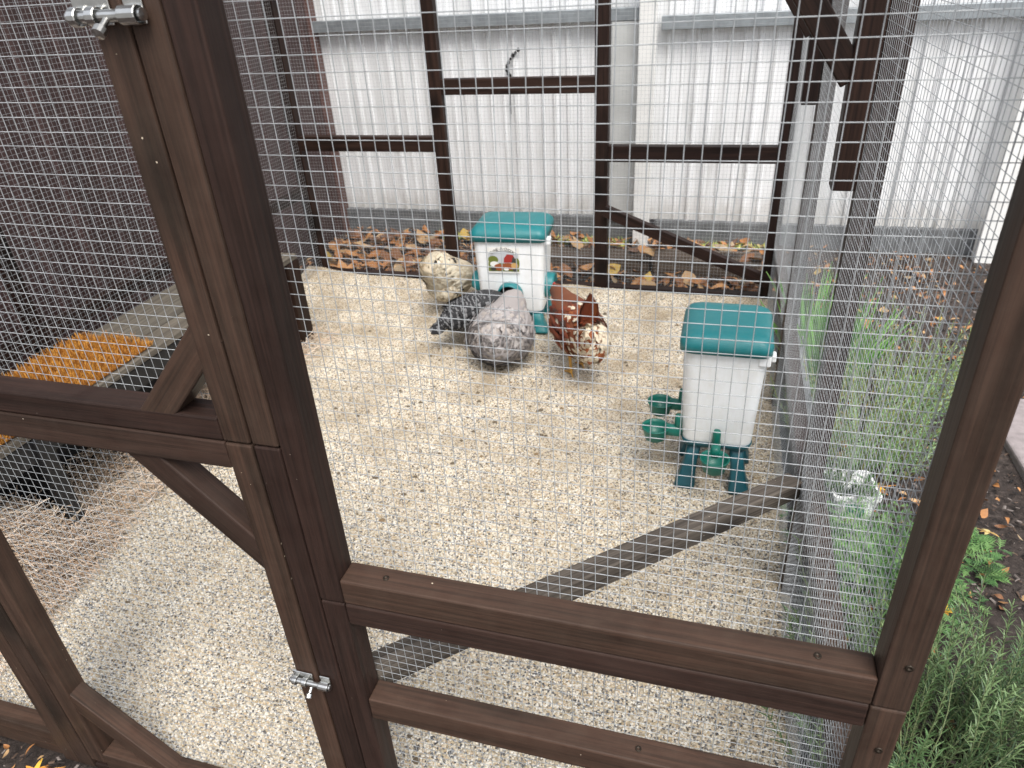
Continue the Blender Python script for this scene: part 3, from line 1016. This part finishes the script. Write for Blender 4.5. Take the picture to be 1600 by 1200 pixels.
    from_bm('wattle', bm, h, [M_skin], True)
    for s in (-1, 1):
        bm = bmesh.new(); bmesh.ops.create_uvsphere(bm, u_segments=10, v_segments=8, radius=.0038)
        e = from_bm('eye', bm, h, [M_eye], True); e.location = hp+hd*.006+Vector((0, s*S[-3][1]*.93, .004))
    # legs with three front toes and one behind
    lm = simple('hen_shank', shank, .5, 0, .15, 60)
    for lx, ly in legs:
        bm = bmesh.new()
        Tl = Tubes()
        Tl.add([(lx-.01, ly, .13), (lx-.012, ly, .105), (lx+.012, ly, .075), (lx+.002, ly, .035), (lx, ly, .008)], .0085, 8, 0, .7)
        for an, L in ((0, .045), (32, .04), (-32, .04), (178, .022)):
            c, s_ = math.cos(rad(an)), math.sin(rad(an))
            Tl.add([(lx, ly, .010), (lx+c*L*.5, ly+s_*L*.5, .009), (lx+c*L*.9, ly+s_*L*.9, .005), (lx+c*L*1.08, ly+s_*L*1.08, .001)], .0045, 6, 0, .45)
        Tl.build('leg', h, [lm])
    return h
def fm(*cols): return [simple('feather_%d' % random.randrange(9999), c, .75) for c in cols]
# brown hen, rear towards us, head in the right port
brown_s = [((-.165, 0, .215), .018, .02), ((-.15, 0, .20), .055, .05), ((-.10, 0, .185), .088, .085), ((-.03, 0, .185), .102, .097), ((.04, 0, .19), .098, .095),
           ((.10, 0, .205), .074, .08), ((.15, 0, .225), .046, .054), ((.20, 0, .235), .031, .036), ((.235, 0, .23), .027, .029), ((.262, 0, .222), .015, .017)]
rust = fm((.19, .040, .013), (.12, .022, .008), (.27, .078, .022), (.66, .57, .43), (.05, .018, .010), (.10, .055, .02))
def pick_brown(f, a, p, R):
    if f < .20 and p.z < .235: return R.choice((3, 3, 3, 3, 2))
    if f < .36 and p.z < .17 : return R.choice((3, 2, 2, 0))
    if f < .34 and R.random() < .18: return 3
    if f > .62: return R.choice((5, 5, 1, 4, 0, 2))
    return R.choice((0, 0, 1, 2, 0, 1, 4))
hb = hen('rust brown hen with cream fluffy rump feeding at the right of feeder', (-.525, 1.865, gz(-.525, 1.865)), math.atan2(.33, -.18), brown_s, rust, pick_brown, 1.02, 1500, (.024, .036), .22,
    simple('brown_down', (.16, .05, .02), .9), ((-.12, 0, .245), (-.30, 0, 1), .135, .16, 9, (0, 1, 2, 0)), seed=3, legs=((-.02, .03), (.03, -.04)), pitch=rad(3), puffs=[((-.118, -.022, .172), (.074, .086, .080), 620, (3, 3, 3, 3, 2), (.022, .036))])
hb.scale = (1.16, .92, 1.10)
# fluffy grey hen, rear towards us at the front port
grey_s = [((-.175, 0, .17), .03, .03), ((-.155, 0, .14), .09, .08), ((-.10, 0, .125), .132, .108), ((-.03, 0, .138), .130, .110), ((.04, 0, .150), .098, .096),
          ((.10, 0, .165), .070, .078), ((.15, 0, .175), .062, .062), ((.20, 0, .178), .04, .042), ((.235, 0, .176), .028, .03), ((.262, 0, .170), .014, .016)]
greys = fm((.35, .325, .32), (.27, .25, .245), (.43, .40, .385), (.22, .205, .205), (.39, .345, .315))
hen('fluffy grey hen seen from behind in front of the feeder', (-.842, 1.945, gz(-.842, 1.945)), rad(93), grey_s, greys,
    lambda f, a, p, R: R.choice((0, 0, 1, 2, 4, 3)), 1.0, 5200, (.020, .034), .40, simple('grey_down', (.34, .31, .30), .95), None, seed=5, shank=(.10, .09, .085), puffs=[((-.105, 0, .125), (.082, .135, .108), 2600, (0, 2, 2, 4, 1, 4), (.018, .030))])
# barred hen, tail to the left
bar_s = [((-.19, 0, .150), .014, .016), ((-.16, 0, .155), .04, .036), ((-.11, 0, .165), .072, .066), ((-.04, 0, .175), .090, .082), ((.04, 0, .18), .090, .085),
         ((.09, 0, .17), .070, .074), ((.13, 0, .145), .045, .05), ((.16, 0, .115), .03, .034), ((.175, 0, .09), .026, .028), ((.185, 0, .068), .014, .016)]
bars = fm((.011, .011, .013), (.17, .17, .175))
hen('black and white barred hen half hidden behind the grey hen', (-.990, 2.05, gz(-.990, 2.05)), rad(38), bar_s, bars, lambda f, a, p, R: 0, .92, 2000, (.024, .034), .12,
    simple('barred_down', (.03, .03, .032), .9), ((-.165, 0, .158), (-1, 0, -.12), .09, .30, 9, (0, 1)), barred=True, seed=8, legs=((-.03, .035), (-.0, -.035)))
# cream hen, behind on the left
cream_s = [((-.150, 0, .31), .03, .03), ((-.142, 0, .29), .072, .065), ((-.11, 0, .25), .095, .092), ((-.05, 0, .205), .105, .105), ((.02, 0, .18), .098, .098),
           ((.08, 0, .165), .072, .078), ((.12, 0, .15), .048, .054), ((.15, 0, .13), .032, .036), ((.17, 0, .115), .027, .029), ((.185, 0, .10), .014, .016)]
creams = fm((.58, .51, .385), (.46, .38, .27), (.66, .60, .48), (.03, .028, .026))
hen('cream white hen with a few black feathers at the left of feeder', (-1.215, 2.36, gz(-1.215, 2.36)), rad(68), cream_s, creams,
    lambda f, a, p, R: 3 if (mnoise.noise(p*22+Vector((5, 1, 2))) > .42) else R.choice((0, 0, 1, 2)), .90, 2200, (.022, .036), .42, simple('cream_down', (.56, .48, .36), .95),
    None, puffs=[((-.10, 0, .275), (.075, .092, .085), 900, (0, 0, 0, 1, 2), (.018, .030)), ((-.085, 0, .165), (.085, .108, .085), 900, (0, 0, 1, 2), (.018, .030))], seed=11)

# ================================================================== LEAVES, SLEEPERS, MARKS ON THE FENCE
leafc = [simple('dry_leaf_%d' % i, c, .6, 0, .3, 40) for i, c in enumerate([(.34, .15, .05), (.42, .21, .08), (.20, .09, .04), (.44, .28, .14), (.12, .06, .035), (.46, .31, .07), (.30, .22, .13)])]
def leaf_mesh(L, w, curl, R):
    vs, fs = [], []
    K = 6
    for k in range(K+1):
        t = k/K
        ww = w*math.sin(math.pi*min(.98, max(.02, t**.85)))
        z = curl*L*(t-.5)**2*2
        j = R.uniform(.85, 1.15)
        vs += [((t-.5)*L, -ww*j, z+abs(curl)*ww*.9), ((t-.5)*L, 0, z), ((t-.5)*L, ww*j, z+abs(curl)*ww*.9)]
    for k in range(K):
        for q in (0, 1):
            a = k*3+q; fs.append((a, a+1, a+4, a+3))
    return vs, fs
def scatter_leaves():
    R = random.Random(21)
    vs, fs, mi = [], [], []
    protos = []
    for i in range(10):
        v, f = leaf_mesh(1, R.uniform(.22, .34), R.uniform(.1, .5)*R.choice((1, 1, -1)), R)
        me = bpy.data.meshes.new('fallen_leaf'); me.from_pydata(v, [], f); me.materials.append(leafc[i % 7])
        me.polygons.foreach_set('use_smooth', [True]*len(f)); protos.append(me)
    n = 0
    spots = [(R.uniform(-2.3, .25), R.uniform(2.76, 3.42), R.uniform(.08, .13)) for _ in range(72)]+[(R.uniform(.4, 1.2), R.uniform(1.4, 3.2), R.uniform(.04, .08)) for _ in range(16)]
    cn = ['orange brown', 'tan', 'dark brown', 'pale beige', 'blackish brown', 'yellow', 'grey brown']
    for i, (x, y, L) in enumerate(spots):
        q = R.randrange(10)
        o = bpy.data.objects.new('fallen_leaf', protos[q])
        COL.objects.link(o)
        zz = -.005+R.uniform(0, .03)
        on = 'the soil'
        for n_, (a0, a1, b0, b1, zt) in enumerate(SLEEP):
            if a0 < x < a1 and b0 < y < b1: zz = zt+.006; on = 'the weathered sleeper'
        o.location = (x, y, zz); o.scale = (L,)*3
        o.rotation_euler = (R.uniform(-.5, .5), R.uniform(-.5, .5), R.uniform(0, 6.28))
        if y > 2.7 and x < .3:
            wh = 'behind the left back opening' if x < -1.35 else 'behind the feeder' if x < -.57 else 'behind the drinker'
            if y > 3.2: wh += ' close to the fence'
            elif y < 2.95 and on == 'the soil': wh += ' close to the wire'
            lb = '%s dry leaf on %s %s' % (cn[q % 7], on, wh)
        else: lb = 'small %s dry leaf on the soil right of the run' % cn[q % 7]
        tag(o, lb, 'leaf', lb)
    # crumbled litter, uncountable
    def crumb(x, y, z, L):
        v, f = leaf_mesh(L, L*R.uniform(.12, .3), R.uniform(-.5, .5), R)
        M = Euler((R.uniform(-.7, .7), R.uniform(-.7, .7), R.uniform(0, 6.28))).to_matrix()
        b = len(vs)
        vs.extend(M @ Vector(q)+Vector((x, y, z)) for q in v); fs.extend(tuple(b+k for k in q) for q in f)
        m_ = R.choice((0, 0, 1, 1, 2, 2, 3, 4, 0, 6)); mi.extend([m_]*len(f))
    for _ in range(330): crumb(R.uniform(-2.3, .25), R.uniform(2.74, 3.47), R.uniform(0, .025), R.uniform(.06, .13))
    for _ in range(1500): crumb(R.uniform(-2.35, .3), R.uniform(2.73, 3.5), R.uniform(-.02, .01), R.uniform(.02, .06))
    for _ in range(1500): crumb(R.uniform(.34, 2.2), R.uniform(.4, 3.5), R.uniform(-.03, 0), R.uniform(.012, .045))
    for _ in range(260): crumb(R.uniform(.40, 1.05), R.uniform(2.2, 3.4), R.uniform(-.025, .0), R.uniform(.02, .05))
    for _ in range(260): crumb(R.uniform(-2.2, -.6), R.uniform(-.4, -.015), R.uniform(-.05, -.03), R.uniform(.012, .04))
    o = from_py('leaf_litter', vs, fs, None, leafc, mi)
    tag(o, kind='stuff')
SLEEP = [(-1.02, -.36, 2.98, 3.12, .075), (-.34, .20, 2.94, 3.10, .095)]
for i, (a0, a1, b0, b1, zt) in enumerate(SLEEP):
    o = box('sleeper', a0, a1, b0, b1, -.05, zt, None, SLP, .012, ['weathered timber sleeper behind the feeder, darker and lower of the two', 'weathered timber sleeper behind the drinker, strewn with orange leaves'][i])
    o['category'] = 'sleeper'; o.rotation_euler = (0, 0, rad(1.5))
scatter_leaves()
# blades coloured yellow green for the light passing under the fence, and green leaf
def fringe():
    vs, fs, mi = [], [], []
    R = random.Random(2)
    for _ in range(1700):
        x = R.choice((R.uniform(-1.75, -1.25), R.uniform(-1.0, -.55), R.uniform(-.3, .25))); y = R.uniform(3.40, 3.50)
        a = R.uniform(0, 6.28); L = R.uniform(.02, .05)
        d = Vector((math.cos(a)*.7, math.sin(a)*.7, R.uniform(.2, .9))).normalized(); w = Vector((-math.sin(a), math.cos(a), 0))*.005
        p = Vector((x, y, -.02)); b = len(vs)
        vs.extend([p-w, p+w, p+d*L]); fs.append((b, b+1, b+2)); mi.append(R.randrange(2))
    o = from_py('gap_light_blades', vs, fs, None, [simple('gap_light_lime', (.42, .52, .10), .6), simple('gap_light_yellow', (.55, .55, .16), .6)], mi)
    tag(o, kind='stuff')
fringe()
# a string of black specks clinging to the fence
Tm = Tubes()
bmk = bmesh.new()
for x, z, r in ((-1.173, 1.039, .008), (-1.190, 1.025, .007), (-1.206, 1.012, .009), (-1.220, .995, .006), (-1.232, .978, .008), (-1.242, .958, .009), (-1.244, .940, .009), (-1.238, .922, .008), (-1.228, .908, .009)):
    vs_ = bmesh.ops.create_icosphere(bmk, subdivisions=1, radius=r*1.35)['verts']
    bmesh.ops.scale(bmk, vec=(1, .4, 1.2), verts=vs_); bmesh.ops.translate(bmk, vec=(x, 3.516, z), verts=vs_)
bm_box(bmk, (-1.233, 3.516, .76), (.005, .004, .11), 0)
o = from_bm('hanging_string', bmk, None, [M_mark_shade]); tag(o, 'curved string of black specks hanging on the white fence', 'string')

# ================================================================== PLANTS ON THE RIGHT
greens = dict(
    rosemary=[simple('rosemary_a', (.10, .18, .07), .42), simple('rosemary_b', (.19, .285, .125), .42), simple('rosemary_c', (.05, .10, .04), .5), simple('rosemary_stem', (.22, .26, .13), .6)],
    feather=[simple('feathery_a', (.085, .20, .05), .5), simple('feathery_b', (.05, .13, .035), .5), simple('feathery_c', (.14, .26, .08), .5)],
    strap=[simple('strap_a', (.19, .44, .09), .45), simple('strap_b', (.29, .52, .16), .45), simple('strap_c', (.10, .25, .06), .45)],
    wisp=[simple('wisp_a', (.22, .37, .16), .6), simple('wisp_b', (.32, .46, .25), .6), simple('wisp_c', (.14, .26, .11), .6), simple('wisp_y', (.36, .33, .10), .6)])
class Blades:
    def __init__(s): s.v = []; s.f = []; s.mi = []
    def blade(s, p, d, nrm, L, w, mi, bend=0, K=2):
        side = d.cross(nrm)
        if side.length < 1e-5: side = d.orthogonal()
        side.normalize(); n2 = side.cross(d)
        b = len(s.v)
        for k in range(K+1):
            t = k/K; c = p+d*(L*t)-Vector((0, 0, 1))*(bend*L*t*t)
            ww = w*(1-.85*t*t) if K > 1 else w*(1-.7*t)
            s.v += [c-side*ww, c+side*ww]
        for k in range(K):
            a = b+2*k; s.f.append((a, a+1, a+3, a+2)); s.mi.append(mi)
    def build(s, name, parent, mats): return from_py(name, s.v, s.f, parent, mats, s.mi)
def shrub_of_stems(name, lab, cat, x, y, z, nst, h, spread, leafL, leafW, per, mats, seed, lean=(0, 0), stem_r=.0018, tilt=.8):
    R = random.Random(seed)
    root = empty(name, (x, y, z), lab, cat)
    B = Blades(); Tb = Tubes()
    for i in range(nst):
        a = R.uniform(0, 6.28); rr = spread*math.sqrt(R.random())*.55
        p = Vector((math.cos(a)*rr, math.sin(a)*rr, 0))
        d = Vector((math.cos(a)*R.uniform(.05, tilt)+lean[0], math.sin(a)*R.uniform(.05, tilt)+lean[1], 1)).normalized()
        L = h*R.uniform(.5, 1.1); K = 8; pts = [p.copy()]
        dirs = []
        for k in range(K):
            d = (d+Vector((R.uniform(-.13, .13), R.uniform(-.13, .13), .07))).normalized()
            p = p+d*(L/K); pts.append(p.copy()); dirs.append(d.copy())
        Tb.add(pts, stem_r, 4, len(mats)-1, .4)
        tone = R.randrange(len(mats)-1)
        for q in range(per):
            t = .12+.88*(q+R.random())/per; kf = t*K; k = min(K-1, int(kf))
            c = pts[k].lerp(pts[k+1], kf-k); dd = dirs[k]
            an = q*2.4+R.uniform(-.4, .4)
            o1 = dd.orthogonal().normalized(); o2 = dd.cross(o1)
            outd = (o1*math.cos(an)+o2*math.sin(an))
            ld = (dd*R.uniform(.55, 1.1)+outd*(1.1-.5*t)).normalized()
            m_ = tone if R.random() < .7 else R.randrange(len(mats)-1)
            B.blade(c, ld, outd, leafL*R.uniform(.7, 1.15)*(1-.35*max(0, t-.8)/.2), leafW, m_, .12, 2)
    Tb.build('stems', root, mats)
    f = B.build('foliage', root, mats)
    return root
rm = greens['rosemary']
shrub_of_stems('rosemary_bush', 'dense green rosemary bush at the foot of front corner post', 'shrub', .47, .36, -.05, 200, .42, .38, .027, .0016, 62, rm, 31, (.03, -.05))
shrub_of_stems('rosemary_bush', 'sparser rosemary bush on the soil at the photo\'s lower right edge', 'shrub', .80, .52, -.05, 110, .38, .36, .028, .0016, 58, rm, 32, (.0, -.05))
def feathery(lab, x, y, z, nst, h, seed):
    R = random.Random(seed); root = empty('feathery_plant', (x, y, z), lab, 'plant'); B = Blades(); Tb = Tubes(); mats = greens['feather']
    for i in range(nst):
        a = R.uniform(0, 6.28); el = R.uniform(.35, 1.25)
        d = Vector((math.cos(a)*math.cos(el), math.sin(a)*math.cos(el), math.sin(el)))
        L = h*R.uniform(.6, 1.1); p = Vector((R.uniform(-.04, .04), R.uniform(-.04, .04), 0)); K = 9; pts = [p.copy()]
        for k in range(K):
            d = (d-Vector((0, 0, .09))).normalized(); p = p+d*(L/K); pts.append(p.copy())
            if k > 1:
                side = d.cross(Vector((0, 0, 1))).normalized()
                for s in (-1, 1):
                    fl = .055*(1-.55*k/K)*R.uniform(.8, 1.2)
                    fd_ = (side*s+d*.8).normalized(); tip = p+fd_*fl
                    m_ = R.randrange(3)
                    B.blade(p, fd_, Vector((0, 0, 1)), fl, .0013, m_, .1, 2)
                    for u in (.3, .5, .7, .9):
                        c = p+fd_*(fl*u)
                        for s2 in (-1, 1):
                            o2 = (fd_*.9+fd_.cross(Vector((0, 0, 1)))*s2*.8+Vector((0, 0, R.uniform(-.2, .3)))).normalized()
                            B.blade(c, o2, Vector((0, 0, 1)), fl*.42, .0016, m_, .05, 1)
        Tb.add(pts, .0016, 4, 1, .4)
    Tb.build('stems', root, mats); B.build('foliage', root, mats)
feathery('bright green feathery plant low against the near right wire', .47, .90, -.03, 60, .27, 41)
feathery('small feathery green plant showing right of the front corner post', .70, 1.07, -.03, 10, .085, 42)
def strap(lab, x, y, z, n, h, seed, spread=.10):
    R = random.Random(seed); root = empty('strap_leaf_plant', (x, y, z), lab, 'plant'); B = Blades(); mats = greens['strap']
    for i in range(n):
        a = R.uniform(0, 6.28); rr = spread*math.sqrt(R.random())
        p = Vector((math.cos(a)*rr*.6, math.sin(a)*rr*.6, 0)); tl = R.uniform(.05, .45)
        d = Vector((math.cos(a)*tl, math.sin(a)*tl, 1)).normalized()
        B.blade(p, d, Vector((math.sin(a*3), math.cos(a*3), .2)), h*R.uniform(.55, 1.1), R.uniform(.004, .008), R.randrange(3), R.uniform(.05, .35), 6)
    B.build('foliage', root, mats)
strap('tall bright green strap leaf clump outside the right wire', .42, 1.95, -.02, 210, .46, 51, .16)
strap('pale green strap leaf clump farther back beside the side post', .40, 2.42, -.02, 90, .34, 52, .14)
shrub_of_stems('wispy_herb', 'grey green wispy herb behind the white pot', 'plant', .49, 1.50, -.02, 150, .32, .30, .024, .0019, 40, greens['wisp'], 61)
shrub_of_stems('wispy_herb', 'sprawling grey green herb over the leaf litter farther back', 'plant', .66, 1.95, -.02, 120, .28, .38, .024, .0019, 32, greens['wisp'], 62)

# white nursery pot with a printed tag
pot = empty('plant_pot', (.42, 1.165, -.02), 'white plastic plant pot with green picture tag behind the wire', 'plant pot', rz=rad(10))
pot.scale = (1.08,)*3
bm = bmesh.new()
loft(bm, [(rrect(.042, .042, .01, 4), 0, 0, 0), (rrect(.056, .056, .012, 4), .115, 0, 0), (rrect(.060, .060, .012, 4), .116, 0, 0), (rrect(.060, .060, .012, 4), .128, 0, 0), (rrect(.053, .053, .012, 4), .128, 0, 0), (rrect(.048, .048, .012, 4), .095, 0, 0)], True, True)
from_bm('tub', bm, pot, [M_white, M_soil])
tg = box('tag', -.034, .034, -.002, 0, 0, .085, None, M_white, .0005); tg.parent = pot
tg.location = (0, -.059, .075); tg.rotation_euler = (rad(-8), 0, 0)
vs, fs, mi = [], [], []
for j, (x0, x1, z0, z1, m_) in enumerate(((-.029, .020, -.010, .030, 0), (-.026, -.004, -.030, -.012, 1), (.000, .018, -.034, -.014, 2))):
    b = len(vs); y = -.0018-.0003*j
    vs += [(x0, y, z0), (x1, y, z0), (x1, y, z1), (x0, y, z1)]; fs.append((b, b+1, b+2, b+3)); mi.append(m_)
pc = from_py('picture', vs, fs, tg, [simple('tag_green', (.05, .20, .12), .4), simple('tag_yellow', (.38, .40, .06), .4), simple('tag_black', (.02, .02, .02), .4)], mi)
shrub_of_stems('potted_plant', 'small dark green plant growing in the white pot', 'plant', .415, 1.165, .08, 26, .11, .10, .022, .003, 20, [rm[0], rm[2], rm[2], rm[3]], 71)

# paving slab at the right edge
ps = box('paving_slab', .965, 1.55, 1.05, 1.95, -.06, .012, None, [simple('pinkish_paver', (.27, .235, .235), .8, 0, .25, 25, bump=.25)]*3, .008, 'pinkish grey paving slab at the right edge of the garden bed')
ps['category'] = 'paving slab'; ps.rotation_euler = (0, 0, rad(3))
# bark and soil crumbs
def mulch():
    R = random.Random(81); vs, fs, mi = [], [], []
    for i in range(15000):
        if i < 12800: x, y = R.uniform(.33, 1.5), R.uniform(.1, 3.4)
        else: x, y = R.uniform(-2.3, -.5), R.uniform(-.5, -.01)
        z = (-.05 if y < .2 else -.055+.035*min(1, y))+R.uniform(-.004, .010)
        L = R.uniform(.004, .016); w = L*R.uniform(.25, .6); h = L*R.uniform(.15, .35)
        M = Euler((R.uniform(-.5, .5), R.uniform(-.5, .5), R.uniform(0, 6.28))).to_matrix()
        b = len(vs)
        for q in ((-L, -w, 0), (L, -w*.6, 0), (L*.8, w, 0), (-L*.9, w*.8, 0), (-L*.7, 0, h), (L*.7, 0, h)): vs.append(M @ Vector(q)*.6+Vector((x, y, z)))
        fs.extend([(b, b+1, b+5, b+4), (b+2, b+3, b+4, b+5), (b+1, b+2, b+5), (b+3, b, b+4)]); mi.extend([R.choice((0, 0, 1, 2, 3))]*4)
    o = from_py('mulch', vs, fs, None, [simple('mulch_dark', (.025, .018, .015), .9), simple('mulch_brown', (.10, .066, .048), .9), simple('mulch_grey', (.20, .17, .155), .9), simple('mulch_black', (.012, .010, .010), .9)], mi)
    tag(o, kind='stuff')
mulch()
# fallen yellow flowers
def flower(x, y, z, s, rz, lab, cmat):
    R = random.Random(int(x*1000)); B = Blades()
    for i in range(7):
        a = i*.9+R.uniform(-.2, .2)
        d = Vector((math.cos(a), math.sin(a), R.uniform(-.1, .5))).normalized()
        B.blade(Vector((0, 0, .004)), d, Vector((0, 0, 1)), s*R.uniform(.6, 1.2), s*.22, i % 2, .3, 3)
    B.blade(Vector((0, 0, .004)), Vector((.9, .3, .1)).normalized(), Vector((0, 0, 1)), s*2.4, s*.07, 1, .1, 3)
    o = B.build('fallen_flower', None, cmat); o.location = (x, y, z); o.rotation_euler = (.3, .2, rz)
    tag(o, lab, 'flower')
fm1 = [simple('flower_yellow', (.68, .42, .05), .6), simple('flower_orange', (.62, .26, .03), .6)]
fm2 = [simple('flower_straw', (.66, .52, .22), .6), simple('flower_tan', (.50, .32, .10), .6)]
flower(.71, .47, .14, .022, 1.0, 'orange yellow wilted flower caught on the rosemary at lower right', fm1)
flower(.63, .86, -.02, .022, 4.0, 'yellow wilted flower on soil just above the rosemary', fm1)
flower(.80, 1.19, -.015, .030, 2.5, 'straw coloured wilted flower on soil beside the small feathery plant', fm2)
flower(.95, 1.16, -.01, .016, .5, 'pale withered flower on soil near the paving slab', fm2)
flower(.53, 1.33, -.01, .03, .2, 'yellow withered flower on soil right of the white pot', fm1)
flower(-1.36, -.05, -.045, .026, .2, 'orange wilted flower on soil outside the door sill', fm1)

def specks():
    R = random.Random(91); vs, fs, mi = [], [], []
    for i in range(260):
        x, y = R.uniform(-1.6, .2), R.uniform(.15, 2.5)
        if i < 130: x, y = R.gauss(-.75, .38), R.gauss(1.75, .35)
        if not (-2 < x < .22 and .1 < y < 2.55): continue
        z = gz(x, y)+.005; L = R.uniform(.004, .011); n = 7; a0 = R.uniform(0, 6.28); st = R.uniform(.5, 1)
        b = len(vs)
        for k in range(n):
            a = a0+2*math.pi*k/n; r = L*R.uniform(.7, 1.1)
            vs.append((x+math.cos(a)*r, y+math.sin(a)*r*st, z-.002))
        vs.append((x, y, z+L*.5)); m_ = R.choice((0, 0, 1, 2))
        for k in range(n): fs.append((b+k, b+(k+1) % n, b+n)); mi.append(m_)
    o = from_py('droppings', vs, fs, None, [simple('dropping_dark', (.13, .10, .065), .8), simple('dropping_brown', (.22, .15, .08), .8), simple('dropping_pale', (.45, .42, .36), .8)], mi, True)
    tag(o, kind='stuff')
specks()
